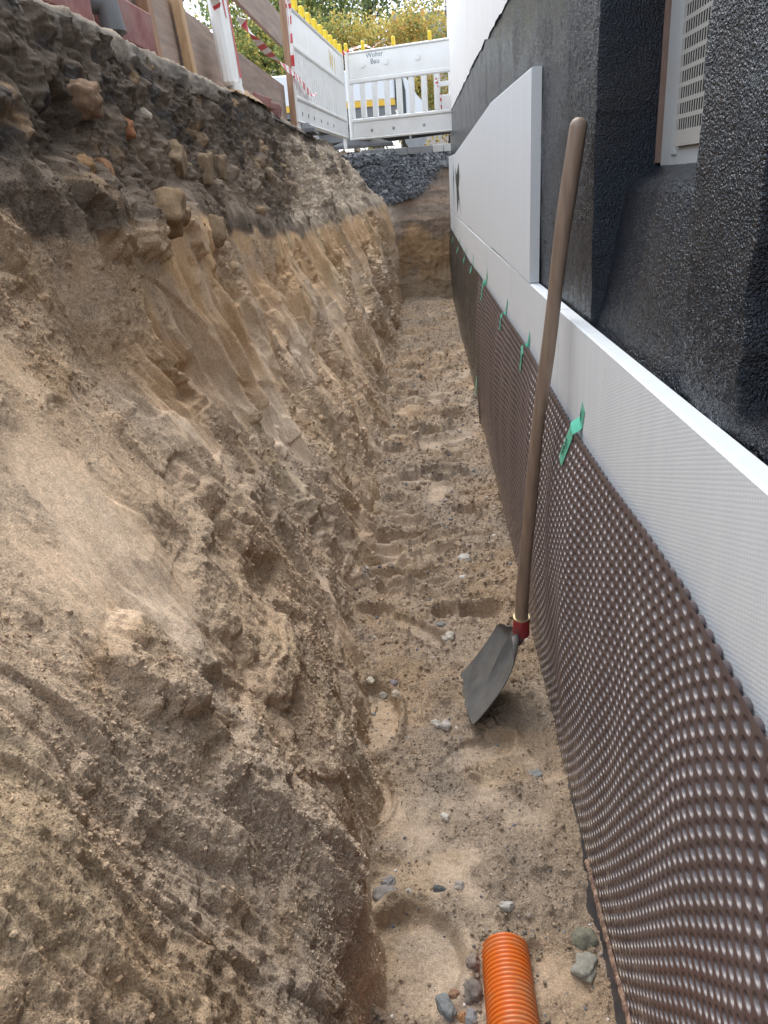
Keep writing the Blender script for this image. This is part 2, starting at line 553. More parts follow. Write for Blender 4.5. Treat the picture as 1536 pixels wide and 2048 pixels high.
tag(npmesh('trench_floor_rear', np.stack([XR, YR, ZR], -1).reshape(-1, 3), grid_faces(120, 40), M_bank, cols=np.tile([TAN * .75], (XR.size, 1)), extra={'gran': np.full(XR.size, .7)}), kind='structure')
rm = MB(); rm.add([(-1.2, -4.5, -.1), (.5, -4.5, -.1), (.5, -4.9, 1.98), (-1.2, -4.9, 1.98)], [(0, 1, 2, 3)])
tag(rm.build('trench_rear_slope', mat('plain_soil', (.42, .33, .24), .95, .2, 6, .6, 60, .01), recalc=False), kind='structure')

# ------------------------------------------------------------------ TRENCH FLOOR
fys = geo_ys(.42, 11.8, .0026)
fxs = np.linspace(-.72, .44, 330)
FY, FX = np.meshgrid(fys.astype(np.float32), fxs.astype(np.float32), indexing='ij')


def oval(cx, cy, rx, ry, rot, x, y):
    c, s_ = math.cos(rot), math.sin(rot)
    u = ((x - cx) * c + (y - cy) * s_) / rx; v = (-(x - cx) * s_ + (y - cy) * c) / ry
    return u * u + v * v


nf = fbm(FX * 7, FY * 7, 1, 201, 4, .55)
fz = .015 * fbm(FX * 2, FY * 2, 3, 203, 3) + .010 * nf
# transverse treads left by boots and the rammer
wrp = FY + .10 * noise(FX * 3, FY * 2, 4, 205) + .16 * FX * np.sin(FY * 1.3)
tr = fbm(FX * 1.6 + 4, wrp * 4.6, 1, 207, 3, .5, True)
press0 = np.zeros_like(FX)
_r = random.Random(9)
for k in range(64):
    py = 2.5 * (10.6 / 2.5) ** _r.random(); px = _r.uniform(-.33, .17); rx = _r.uniform(.05, .13); ry = _r.uniform(.018, .045) * (1 + py * .12)
    dp = _r.uniform(.022, .045)
    d = oval(px, py, rx, ry, _r.uniform(-.35, .35), FX, FY) + .55 * nf
    k_ = 1 - sstep(.35, 1.0, d)
    # scooped by a boot edge: steep far lip, gentle near side
    fz += -dp * k_ * (1 + .5 * np.clip((FY - py) / ry, -1, 1)) + dp * .6 * np.exp(-((d - 1.25) / .3) ** 2) * sstep(-.2, .8, (FY - py) / ry)
    press0 = np.maximum(press0, k_ * .6)
fmask = sstep(2.2, 3.0, FY) * (1 - sstep(.16, .3, FX + .05 * nf))
ph = wrp * 3.6 + .45 * noise(FX * 2.2, FY * 1.1, 6, 208)
tt_ = ph - np.floor(ph)
amp = .35 + .65 * sstep(-.2, .3, noise(np.floor(ph) * 3.7, FX * 3.2, 2, 209))
saw = sstep(0, .16, tt_) * (1 - .85 * tt_)
fz += fmask * (tr * .022 + saw * amp * .042)
fz += sstep(.12, .3, FX) * .012
press = press0
for (px, py, rx, ry, ro, dp) in [(-.215, 1.93, .075, .17, .15, .03), (-.10, 2.42, .045, .15, .75, .022), (-.09, 1.12, .12, .13, 0, .030),
                                 (-.15, 2.78, .16, .05, -.1, .03), (-.12, 3.2, .16, .07, .1, .045), (-.03, 3.0, .12, .04, .2, .02),
                                 (-.2, 1.58, .05, .1, 0, .018), (.02, 4.0, .1, .12, 0, .03), (-.2, 4.8, .13, .1, 0, .03),
                                 (.0, 5.6, .1, .12, .3, .03), (-.18, 6.6, .14, .14, 0, .035), (.05, 7.4, .1, .14, 0, .03),
                                 (-.2, 8.4, .14, .2, 0, .035), (.08, 1.75, .12, .06, .5, .012)]:
    d = oval(px, py, rx, ry, ro, FX, FY) + .35 * nf
    k = 1 - sstep(.7, 1.05, d)
    fz += -dp * k + dp * .55 * np.exp(-((d - 1.25) / .28) ** 2)
    press = np.maximum(press, k)
fz -= .028 * sstep(.2, .29, FX + .02 * nf) * (1 - sstep(1.25, 1.45, FY))
fcr = np.clip(sstep(-.62, -.15, fbm(FX * 5, FY * 4, 9, 211, 3)) * (1 - press * .6), 0, 1)
fz += (.25 + .75 * fcr) * (fbm(FX * 50, FY * 50, 1, 213, 4, .7) * .010 + .004 + .012 * sstep(.2, .7, noise(FX * 30, FY * 26, 3, 215)))
fz += fcr * .012 * fbm(FX * 20, FY * 20, 2, 217, 2)
# sand heaped along the foot of the bank and the wall
fz += .03 * sstep(.24, .33, FX + .03 * nf) * .4
fcol = mix(GREY * .66, TAN * .70, e1(sstep(-.4, .5, fbm(FX * 3, FY * 3, 2, 221, 3))))
fcol = mix(fcol, PALE * .74, e1(sstep(.0, .8, tr) * .35 * fmask + press * .08))
fcol = mix(fcol, [.31, .265, .22], e1(sstep(.15, .5, fbm(FX * 6, FY * 5, 8, 223, 3)) * .45))
fcol = mix(fcol, [.40, .28, .16], e1(sstep(.4, .55, fbm(FX * 6, FY * 6, 28, 225, 2)) * .35))
M_floor = soil_mat('soil_floor', 1.0, 1.0, 290)
Vf = np.stack([FX, FY, fz], -1)
floor = npmesh('trench_floor', Vf.reshape(-1, 3), grid_faces(len(fys), len(fxs))[:, ::-1], M_floor, cols=fcol.reshape(-1, 3),
               extra={'gran': fcr * .85 + .15})
tag(floor, kind='structure')


def floor_z(x, y):
    i = np.clip(np.searchsorted(fys, y), 0, len(fys) - 1); j = np.clip(np.searchsorted(fxs, x), 0, len(fxs) - 1)
    return float(fz[i, j])


# ------------------------------------------------------------------ END OF THE TRENCH
ex = np.linspace(-1.6, 1.3, 420); ez = np.linspace(-.1, 1.93, 360)
EX, EZ = np.meshgrid(ex.astype(np.float32), ez.astype(np.float32), indexing='ij')
eyb = np.interp(EZ, [-.1, 0, .6, 1.05, 1.25, 1.8, 1.93], [11.0, 11.05, 11.2, 11.35, 11.55, 11.95, 12.05])
# the sand spur that swings round from the bank
eyb = eyb - .5 * sstep(-.25, -.75, EX) * (1 - .4 * sstep(.2, 1.6, EZ))
en = fbm(EX * 4, EZ * 5, 1, 301, 4)
EYY = eyb - .05 * en - .018 * fbm(EX * 3, EZ * 9, 2, 303, 4) - .03 * fbm(EX * 7, EZ * 2.5, 2, 304, 3, .5, True)
gm = sstep(1.33, 1.45, EZ - .22 * np.clip(EX, -1, 1) * 1.1 + .08 * en + .16 * sstep(-.1, .35, EX) * 0) * (1 - sstep(.0, .34, EX + (1.62 - EZ) * .9))
gm = np.maximum(gm, sstep(1.66, 1.74, EZ + .05 * en))
EYY -= gm * (.03 + .05 * np.abs(fbm(EX * 24, EZ * 24, 3, 305, 3, .6)))
ecol = mix([.27, .20, .15], [.19, .15, .12], e1(sstep(-.3, .3, fbm(EX * 2, EZ * 11, 4, 307, 3))))
ecol = mix(ecol, [.36, .235, .13], e1(sstep(.95, .8, EZ + .1 * en + .1 * np.sin(EX * 9)) * sstep(-.3, .3, fbm(EX * 5, EZ * 4, 5, 309, 3) + .35)))
ecol = mix(ecol, [.38, .29, .2], e1(sstep(.45, .25, EZ + .1 * en)))
ecol = mix(ecol, PALE, e1(sstep(-.35, -.62, EX + .1 * en)))
gc = mix([.085, .095, .11], [.24, .26, .285], e1(sstep(-.2, .5, fbm(EX * 30, EZ * 30, 6, 311, 2))))
ecol = mix(ecol, gc, e1(gm))
Ve = np.stack([EX, EYY, EZ], -1)
end = npmesh('trench_end_slope', Ve.reshape(-1, 3), grid_faces(len(ex), len(ez)), soil_mat('soil_end', .8, 1, 120),
             cols=ecol.reshape(-1, 3), extra={'gran': .4 + .5 * gm})
tag(end, kind='structure')

# ------------------------------------------------------------------ STREET LEVEL GROUND
M_street = mat('street_asphalt', (.13, .125, .12), .9, .25, 3, .4, 90, .004, stain=(.24, .21, .17), stain_amt=.6, stain_scale=2)
sb = MB()
zt = 1.985
sb.add([(-400, -60, zt), (-1.03, -60, zt), (-1.03, 6.5, zt), (-1.2, 12.08, zt), (-1.2, 400, zt), (-400, 400, zt)], [(0, 1, 2, 3, 4, 5)])
sb.add([(-1.2, 12.08, zt), (1.6, 12.08, zt), (1.6, 400, zt), (-1.2, 400, zt)], [(0, 1, 2, 3)])
sb.add([(1.6, 11.5, zt), (400, 11.5, zt), (400, 400, zt), (1.6, 400, zt)], [(0, 1, 2, 3)])
street = tag(sb.build('street', M_street, recalc=False), kind='structure')

# crumbled edge of the pavement bedding (pale mortary band on the lip)
le = geo_ys(.6, 12.1, .006)
prof = [(-.035, 1.955), (.004, 1.945), (.012, 1.965), (.012, 1.99), (.004, 2.02), (-.02, 2.045), (-.07, 2.052), (-.2, 2.05), (-.5, 2.03), (-.9, 1.99)]
lx = np.interp(le, KY, KX[:, -1])
LV = []
for k, (dx, dz) in enumerate(prof):
    nn = fbm(le * 9, np.full_like(le, k * .55), np.zeros_like(le), 401, 5, .65)
    n2 = fbm(le * 2, np.full_like(le, k * .1), np.zeros_like(le) + 3, 402, 3)
    amp = .018 if k < 6 else .006
    LV.append(np.stack([lx + dx + amp * nn + .02 * n2 + .004, le, dz + (.5 * amp * nn if k > 2 else .03 * nn - .0 * n2)], -1))
LV = np.stack(LV, 1)
# refine across
def densify(A, r):
    t = np.linspace(0, A.shape[1] - 1, (A.shape[1] - 1) * r + 1)
    i = np.minimum(t.astype(int), A.shape[1] - 2); s_ = (t - i)[None, :, None]
    return A[:, i] * (1 - s_) + A[:, i + 1] * s_
LV = densify(LV, 5)
q = fbm(LV[..., 0] * 40, LV[..., 1] * 40, LV[..., 2] * 40, 405, 3, .6)
LV[..., 0] += q * .008; LV[..., 2] += q * .004
lc = mix([.13, .115, .10], [.27, .235, .195], e1(sstep(-.4, .4, fbm(LV[..., 0] * 8, LV[..., 1] * 6, LV[..., 2] * 12, 407, 3))))
lc = mix(lc, [.46, .38, .29], e1(sstep(2.03, 2.05, LV[..., 2] + .02 * q) * .8))
lip = npmesh('pavement_edge', LV.reshape(-1, 3), grid_faces(LV.shape[0], LV.shape[1])[:, ::-1], soil_mat('soil_lip', .7, .8, 180),
             cols=lc.reshape(-1, 3), extra={'gran': np.full(LV.shape[:2], .5)})
tag(lip, kind='structure')

# ------------------------------------------------------------------ loose crumbs and pebbles
def ico():
    t = (1 + 5 ** .5) / 2
    v = np.array([(-1, t, 0), (1, t, 0), (-1, -t, 0), (1, -t, 0), (0, -1, t), (0, 1, t), (0, -1, -t), (0, 1, -t),
                  (t, 0, -1), (t, 0, 1), (-t, 0, -1), (-t, 0, 1)], float)
    v /= np.linalg.norm(v[0])
    f = np.array([(0, 11, 5), (0, 5, 1), (0, 1, 7), (0, 7, 10), (0, 10, 11), (1, 5, 9), (5, 11, 4), (11, 10, 2), (10, 7, 6),
                  (7, 1, 8), (3, 9, 4), (3, 4, 2), (3, 2, 6), (3, 6, 8), (3, 8, 9), (4, 9, 5), (2, 4, 11), (6, 2, 10), (8, 6, 7), (9, 8, 1)])
    return v, f


def subdiv(v, f):
    v = [tuple(x) for x in v]; c = {}; nf_ = []
    def mid(a, b):
        k = (min(a, b), max(a, b))
        if k not in c:
            m_ = (np.array(v[a]) + np.array(v[b])) / 2; m_ /= np.linalg.norm(m_)
            c[k] = len(v); v.append(tuple(m_))
        return c[k]
    for a, b, d in f:
        x, y, z = mid(a, b), mid(b, d), mid(d, a)
        nf_ += [(a, x, z), (b, y, x), (d, z, y), (x, y, z)]
    return np.array(v), np.array(nf_)


IV, IF = ico()
IV2, IF2 = subdiv(IV, IF)
IV3, IF3 = subdiv(IV2, IF2)
IV4, IF4 = subdiv(IV3, IF3)


def rocks(name, P, S, Cc, m, jit=.3, base=(IV, IF), flat=(.55, 1.0), smooth=False, gran=.6):
    n = len(P); bv, bf = base
    k = len(bv)
    sc3 = rng.uniform(flat[0], flat[1], (n, 3)) * S[:, None]
    # random rotations
    q = rng.normal(size=(n, 4)); q /= np.linalg.norm(q, axis=1, keepdims=True)
    a, b, c, d = q.T
    Rm = np.stack([np.stack([1 - 2 * (c * c + d * d), 2 * (b * c - a * d), 2 * (b * d + a * c)], -1),
                   np.stack([2 * (b * c + a * d), 1 - 2 * (b * b + d * d), 2 * (c * d - a * b)], -1),
                   np.stack([2 * (b * d - a * c), 2 * (c * d + a * b), 1 - 2 * (b * b + c * c)], -1)], 1)
    r = 1 + jit * rng.uniform(-1, 1, (n, k, 1))
    vv = bv[None] * r * sc3[:, None, :]
    vv = np.einsum('nij,nkj->nki', Rm, vv) + P[:, None, :]
    ff = bf[None] + (np.arange(n) * k)[:, None, None]
    cc = np.repeat(Cc[:, None, :], k, 1)
    return npmesh(name, vv.reshape(-1, 3), ff.reshape(-1, 3), m, smooth=smooth, cols=cc.reshape(-1, 3), extra={'gran': np.full(n * k, gran)})


def sample_grid(V, W, n, ymin=.4, ymax=12):
    """sample points from a grid surface, evenly in picture area near the camera"""
    w_ = W.astype(np.float64).copy()
    yy = V[..., 1]
    w_[(yy < ymin) | (yy > ymax)] = 0
    w_ = w_.ravel(); w_ /= w_.sum()
    idx = rng.choice(w_.size, n, p=w_)
    P = V.reshape(-1, 3)[idx] + rng.normal(0, .0015, (n, 3))
    return idx, P


cl = sstep(-.1, .5, fbm(Yg * 4, Zg * 4, 17, 501, 3)) + .12
ledge = np.clip(np.gradient(Xs, axis=1) / (np.gradient(Zs, axis=1) + 1e-6), -8, 8)
idx, P = sample_grid(BANKV, BANKCR ** 2 * cl * (Zg < 1.95), 44000)
S = rng.gamma(1.7, .0010, len(P)) + .0009
S *= np.clip(P[:, 1] / 1.6, .8, 2.2)
Cc = BANKC.reshape(-1, 3)[idx] * rng.uniform(.86, 1.14, (len(P), 1))
M_crumb = soil_mat('soil_crumb', 1, 1, 320)
tag(rocks('loose_soil_on_bank', P, np.minimum(S, .022), Cc, M_crumb, .28), 'loose crumbs of sandy soil lying on the cut bank', 'loose soil', kind='stuff')

idx, P = sample_grid(Vf, fcr ** 1.5 * (FX > -.6) * (FX < .36), 34000)
S = rng.gamma(2.0, .0011, len(P)) + .0011
S *= np.clip(P[:, 1] / 1.8, .8, 2.0)
Cc = fcol.reshape(-1, 3)[idx] * rng.uniform(.85, 1.15, (len(P), 1))
tag(rocks('loose_soil_on_floor', P, np.minimum(S, .018), Cc, M_crumb, .28), 'loose crumbs of sandy soil strewn over the trench floor', 'loose soil', kind='stuff')

# pebbles
PC = np.array([(.62, .60, .56), (.55, .50, .43), (.20, .20, .21), (.13, .13, .14), (.30, .24, .19), (.36, .30, .26), (.26, .27, .27), (.44, .36, .27)])
idx, P = sample_grid(Vf, (FX > -.5) * (FX < .34) * (.35 + fcr) * (1 + .5 * (FY < 1.4)), 6000)
S = rng.gamma(1.4, .0014, len(P)) + .0015
S *= np.clip(P[:, 1] / 2.2, .75, 1.9)
P[:, 2] -= S * .1
Cc = PC[rng.choice(len(PC), len(P), p=[.07, .08, .15, .09, .19, .18, .12, .12])] * rng.uniform(.85, 1.15, (len(P), 1))
M_peb = soil_mat('pebble_stone', .5, .35, 240)
tag(rocks('gravel', P, np.minimum(S, .013), Cc, M_peb, .10, base=(IV2, IF2), smooth=True, gran=.15), 'small mixed pebbles scattered over the trench floor', 'gravel', kind='stuff')
# crushed stone on the end slope
gi = np.where((gm > .5).ravel() & (EZ.ravel() > .9))[0]
gi = rng.choice(gi, 5200)
P = Ve.reshape(-1, 3)[gi] + rng.normal(0, .008, (len(gi), 3))
Cc = np.array([(.17, .18, .195)]) * rng.uniform(.45, 1.75, (len(gi), 1))
tag(rocks('crushed_stone', P, rng.gamma(3, .0042, len(gi)) + .005, Cc, M_peb, .25, smooth=False, gran=.1), 'blue grey crushed stone under the paving at the trench end', 'crushed stone', kind='stuff')


def one_rock(name, loc, size, colr, label, cat, group=None, rot=None, jit=.12, boxy=0., seed=0, m=None, sm=True):
    bv, bf = IV4, IF4
    v = bv.copy()
    if boxy:
        mxn = np.abs(v).max(1, keepdims=True)
        v = v * (1 - boxy) + v / mxn * boxy * .8
    nn = fbm(v[:, 0] * 1.6 + seed, v[:, 1] * 1.6, v[:, 2] * 1.6, seed, 3)
    v = v * (1 + jit * nn[:, None] * 2)
    v = v * np.array(size)[None] / 2
    R = Matrix.Rotation(0, 3, 'X') if rot is None else (Matrix.Rotation(rot[2], 3, 'Z') @ Matrix.Rotation(rot[1], 3, 'Y') @ Matrix.Rotation(rot[0], 3, 'X'))
    v = v @ np.array(R).T
    cc = np.array(colr)[None] * (1 + .16 * fbm(v[:, 0] * 60, v[:, 1] * 60, v[:, 2] * 60, seed + 3, 3)[:, None])
    o = npmesh(name, v, bf, m or M_peb, cols=cc, extra={'gran': np.full(len(v), .12)}, smooth=sm)
    o.location = loc
    tag(o, label, cat, group)
    return o


def onfloor(x, y, up): return (x, y, floor_z(x, y) + up)


GS = 'larger stones on the trench floor'
st_list = [
    (.262, 1.10, .062, .05, .032, (.29, .28, .235), 'flat grey green slab of stone beside the cut edge of the brown sheet', .8, (0, .1, 1.2)),
    (.275, 1.165, .05, .05, .035, (.19, .185, .14), 'mossy dark stone half sunk above the flat grey green slab', .2, (.2, 0, .4)),
    (.030, 1.045, .042, .058, .035, (.20, .175, .155), 'large dark egg shaped pebble touching the orange pipe', 0, (0, 0, .2)),
    (.034, 1.095, .028, .03, .024, (.26, .21, .18), 'brown pebble just above the large dark egg shaped pebble', 0, (0, 0, .9)),
    (-.022, 1.005, .034, .05, .026, (.22, .235, .235), 'blue grey wedge of stone in the pebble heap left of the pipe', .4, (.1, .1, .5)),
    (-.006, 1.03, .028, .022, .02, (.28, .17, .11), 'reddish brown pebble on top of the heap left of the pipe', 0, (0, 0, .2)),
    (.010, .995, .022, .022, .02, (.36, .20, .10), 'rust orange pebble in the heap left of the pipe', 0, (0, 0, .2)),
    (.026, .992, .028, .034, .022, (.24, .24, .25), 'round grey pebble close against the pipe low in the picture', 0, (0, 0, .1)),
    (-.02, .965, .03, .024, .02, (.17, .19, .17), 'dark green grey pebble lowest in the heap left of the pipe', 0, (0, 0, .1)),
    (.022, .955, .05, .03, .022, (.30, .25, .22), 'pinkish flat stone at the picture edge beside the pipe', .2, (0, 0, .1)),
    (-.155, 1.275, .06, .045, .026, (.25, .225, .21), 'purplish grey stone near the bank above the large heel print', .2, (.1, 0, .3)),
    (-.148, 1.315, .035, .03, .02, (.24, .23, .225), 'small grey stone touching the purplish grey stone', .1, (.1, 0, .9)),
    (.118, 1.235, .034, .022, .018, (.45, .43, .39), 'white oval pebble above the end of the orange pipe', 0, (0, 0, .1)),
    (.015, 1.30, .028, .025, .018, (.40, .36, .32), 'light brown round pebble well above the pipe end', 0, (0, 0, .5)),
    (-.03, 1.29, .03, .018, .014, (.10, .105, .11), 'black flat pebble left of the light brown round pebble', 0, (.1, 0, -.2)),
    (-.012, 1.505, .022, .025, .018, (.60, .57, .50), 'cream pebble halfway between the shovel tip and the pipe', 0, (0, 0, .5)),
    (-.1, 1.275, .022, .02, .016, (.43, .41, .37), 'small white pebble right of the purplish grey stone', 0, (0, 0, .5)),
    (-.17, 1.15, .022, .022, .018, (.47, .46, .43), 'white pebble by the left rim of the large heel print', 0, (0, 0, .5)),
    (.105, 2.94, .055, .05, .035, (.50, .48, .43), 'chalk white lump in the middle of the trench above the shovel handle foot', .1, (0, 0, .4)),
    (.09, 2.77, .03, .025, .02, (.55, .53, .48), 'small pale lump just in front of the chalk white lump', .1, (0, 0, .1)),
    (.02, 2.36, .05, .05, .03, (.44, .40, .34), 'pale round stone with brown stains left of the shovel socket', 0, (0, 0, .4)),
    (-.01, 2.44, .05, .035, .022, (.22, .225, .21), 'flat grey stone behind the pale round stone', .2, (0, 0, .2)),
    (-.155, 2.03, .03, .03, .022, (.45, .38, .30), 'tan pebble in the row of pebbles above the long shoe print', 0, (0, 0, .4)),
    (-.20, 2.07, .03, .028, .02, (.42, .40, .35), 'white pebble second in the row above the long shoe print', 0, (0, 0, .4)),
    (-.17, 2.10, .035, .03, .02, (.21, .18, .19), 'dark purple pebble in the row above the long shoe print', 0, (0, 0, .4)),
    (-.24, 2.09, .028, .028, .02, (.56, .50, .40), 'cream pebble leftmost in the row above the long shoe print', 0, (0, 0, .4)),
    (.0, 1.88, .032, .038, .024, (.43, .40, .36), 'white quartz pebble just left of the shovel blade tip', 0, (0, 0, .2)),
    (-.028, 1.885, .032, .04, .026, (.45, .42, .37), 'white quartz pebble farther from the blade, twin of the other', 0, (0, 0, .8)),
    (.24, 1.66, .05, .032, .018, (.23, .235, .225), 'flat grey chip below the shovel near the brown sheet', .3, (0, 0, .5)),
]
for i, (x, y, a, b, c, colr, lab, bx_, ro) in enumerate(st_list):
    one_rock('stone', onfloor(x, y, -c * .08), (a, b, c * 1.2), colr, lab, 'stone', GS, ro, .2, bx_, 40 + i)


def bank_x(y, z):
    i = int(np.clip(np.searchsorted(ys, y), 0, len(ys) - 1)); j = int(np.argmin(np.abs(Zs[i] - z)))
    return float(Xs[i, j])


GB = 'stones and broken bricks stuck in the dark topsoil'
em = [
    (2.42, 1.78, .09, .13, .12, (.25, .185, .14), 'rough orange brown brick stub at the left picture edge in the topsoil', .8, (.3, .1, .2)),
    (2.27, 1.60, .06, .08, .07, (.36, .25, .15), 'yellowish stone at the left picture edge under the brick stub', .3, (.5, .1, .2)),
    (2.45, 1.58, .07, .09, .12, (.35, .22, .14), 'upright reddish stone in the dark soil near the left picture edge', .4, (.6, .1, .2)),
    (2.75, 1.47, .11, .2, .13, (.28, .22, .15), 'largest brown block standing out of the dark soil, left of the hollow', .7, (.75, .2, .3)),
    (2.95, 1.46, .08, .09, .09, (.31, .24, .17), 'brown block right beside the largest block', .6, (.4, .4, .3)),
    (3.25, 1.64, .08, .14, .15, (.30, .25, .185), 'tilted beige brick hanging point down over the dark hollow', .9, (.7, .1, .1)),
    (3.6, 1.62, .06, .1, .16, (.33, .28, .21), 'upright beige brick right of the tilted beige brick', .9, (.1, .1, .1)),
    (3.95, 1.63, .06, .12, .15, (.28, .235, .18), 'flat brown brick end set in dark soil, rightmost of the beige bricks', .9, (.05, .1, .1)),
    (3.08, 1.79, .05, .06, .06, (.55, .54, .51), 'small sharp white stone in the dark topsoil', .3, (.7, .1, .4)),
    (2.75, 1.73, .07, .1, .07, (.38, .20, .12), 'small red brown brick lump left of the white stone', .4, (.7, .1, .4)),
    (3.3, 1.38, .08, .16, .08, (.26, .21, .15), 'long brown clod at the foot of the dark soil under the hollow', .3, (.9, .1, .4)),
    (4.35, 1.42, .06, .09, .07, (.30, .24, .17), 'rounded brown stone in the soil right of the bricks', .2, (.3, .1, .4)),
    (5.0, 1.62, .06, .12, .08, (.33, .29, .24), 'pale lump high in the bank below the red pavers', .3, (.3, .1, .4)),
]
for i, (y, z, a, b, c, colr, lab, bx_, ro) in enumerate(em):
    one_rock('embedded_stone' if 'brick' not in lab else 'broken_brick', (bank_x(y, z) + .004, y, z), (a * 1.2, b * .9, c * .9), tuple(q * k_ for q, k_ in zip(colr, (.80, .70, .60))), lab,
             'stone' if 'brick' not in lab else 'brick', GB, ro, .15, bx_, 140 + i, m=M_crumb, sm=True)

# ------------------------------------------------------------------ HOUSE
M_plaster = mat('white_plaster', (.80, .80, .79), .85, .03, 5, .35, 220, .002, stain=(.70, .70, .70), stain_amt=.3, stain_scale=1.2)


def bitumen_mat():
    m = bpy.data.materials.new('bitumen_coating')
    m.use_nodes = True
    nt = m.node_tree; L = nt.links.new
    b = nt.nodes['Principled BSDF']
    tcn = N(nt, 'ShaderNodeTexCoord')
    n1 = N(nt, 'ShaderNodeTexNoise', Scale=270, Detail=2, Roughness=.5)
    n2 = N(nt, 'ShaderNodeTexNoise', Scale=14, Detail=5, Roughness=.6)
    mp = N(nt, 'ShaderNodeMapping'); mp.inputs['Scale'].default_value = (1, 6, 1.3)
    n3 = N(nt, 'ShaderNodeTexNoise', Scale=1.6, Detail=5, Roughness=.6)
    L(tcn.outputs['Object'], n1.inputs['Vector']); L(tcn.outputs['Object'], n2.inputs['Vector'])
    L(tcn.outputs['Object'], mp.inputs[0]); L(mp.outputs[0], n3.inputs['Vector'])
    r = N(nt, 'ShaderNodeValToRGB'); e = r.color_ramp.elements
    e[0].position = .42; e[0].color = (.007, .010, .017, 1); e[1].position = .70; e[1].color = (.022, .017, .014, 1)
    L(n3.outputs['Fac'], r.inputs[0]); L(r.outputs[0], b.inputs['Base Color'])
    rr = N(nt, 'ShaderNodeMapRange'); rr.inputs[1].default_value = .35; rr.inputs[2].default_value = .65
    rr.inputs[3].default_value = .08; rr.inputs[4].default_value = .20
    L(n3.outputs['Fac'], rr.inputs[0]); L(rr.outputs[0], b.inputs['Roughness'])
    ad = N(nt, 'ShaderNodeMath', operation='MULTIPLY_ADD'); L(n2.outputs['Fac'], ad.inputs[0]); ad.inputs[1].default_value = .62
    pw = N(nt, 'ShaderNodeMath', operation='POWER'); L(n1.outputs['Fac'], pw.inputs[0]); pw.inputs[1].default_value = 1.6
    L(pw.outputs[0], ad.inputs[2])
    bp = N(nt, 'ShaderNodeBump', Strength=1, Distance=.007); L(ad.outputs[0], bp.inputs['Height'])
    L(bp.outputs[0], b.inputs['Normal'])
    b.inputs['Specular IOR Level'].default_value = .5
    b.inputs['Specular Tint'].default_value = (.72, .86, 1, 1)  # blue sky sheen put into the highlight colour
    return m


M_bit = bitumen_mat()
WX = .362


def bit_top(y):
    return np.interp(y, [-2, 3.68, 5.35, 10.27, 11.4], [2.0, 2.162, 2.219, 2.323, 2.34])


house = tag(empty('house', (WX, 11.4, -.3)), 'house with white plaster above a black bitumen coated basement wall', 'house')


def hp(o):
    o.parent = house; o.location = -Vector(house.location) + o.location
    return o


wy = np.concatenate([np.linspace(-5.0, .75, 110, endpoint=False), np.arange(.75, 2.2, .0026), 2.2 * (11.4 / 2.2) ** np.linspace(.001, 1, 620)])
wt = np.concatenate([np.linspace(0, .50, 12, endpoint=False), np.linspace(.50, 1, 470)])
WY, WT = np.meshgrid(wy, wt, indexing='ij')
WZ = -.3 + (bit_top(WY) + .3) * WT
wob = .006 * noise(WY * 14, WZ * 14, 0, 601) + .004 * noise(WY * 50, WZ * 50, 0, 602)


def recess(y, z):
    n_ = wob
    inn = sstep(1.135, 1.155, y + n_) * (1 - sstep(1.80, 1.815, y + n_ * .5 + .10 * sstep(1.5, 1.2, z) * 0))
    d = np.interp(z, [1.14, 1.25, 1.462, 1.478, 1.505, 1.512], [.0, .028, .066, .078, .132, .15])
    a = inn * d
    # second opening nearer the camera
    in2 = (1 - sstep(.90, .93, y + n_)) * sstep(1.21, 1.25, z + n_) * sstep(.3, .35, y)
    return np.maximum(a, in2 * .06)


WD = recess(WY, WZ)
WXX = WX + WD + .004 * noise(WY * 6, WZ * 5, 1, 603) + .0012 * fbm(WY * 30, WZ * 30, 1, 604, 2)
stp = fbm(WY * 120, WZ * 160, 1, 606, 2, .5)
stm = .45 + .55 * sstep(-.3, .3, noise(WY * 3, WZ * 4, 2, 607))
WXX = WXX - .0026 * np.abs(stp) ** .8 * stm * np.clip(1 - (WY - 3) / 10, .3, 1)
# the coating pulls into a soft cove where the niche meets the slope
bw = npmesh('bitumen_wall', np.stack([WXX, WY, WZ], -1).reshape(-1, 3), grid_faces(len(wy), len(wt))[:, ::-1], M_bit)
hp(bw)
# plaster face above, 4 mm proud with a wavy lower edge
py_ = np.linspace(-5.0, 11.395, 300); pz = np.linspace(0, 1, 6)
PY, PZ = np.meshgrid(py_, pz, indexing='ij')
edge = bit_top(PY) - .012 + .010 * noise(PY * 6, 1, 1, 611) + .004 * noise(PY * 30, 1, 1, 612)
PZZ = edge + (4.7 - edge) * PZ ** 2
pl = npmesh('plaster_wall', np.stack([np.full_like(PY, WX - .008), PY, PZZ], -1).reshape(-1, 3), grid_faces(len(py_), len(pz))[:, ::-1], M_plaster, smooth=False)
hp(pl)
# plaster edge thickness + end face + body of the house
b = MB()
b.box(((WX + 8) / 2 + .012, 11.395 - .002, 2.2), (8 - WX - .03, .03, 5.0))
hp(b.build('gable_wall', M_plaster))
b = MB()
b.box((WX + .56, 3.2, 2.15), (.5, 16.3, 4.9)); b.box((8, 3.2, 2.15), (.3, 16.3, 4.9)); b.box((4.3, -5.1, 2.15), (7.2, .2, 4.9)); b.box((4.3, 3.2, 4.7), (8, 16.6, .2))
hp(b.build('wall_core', mat('masonry', (.35, .3, .26), .9)))

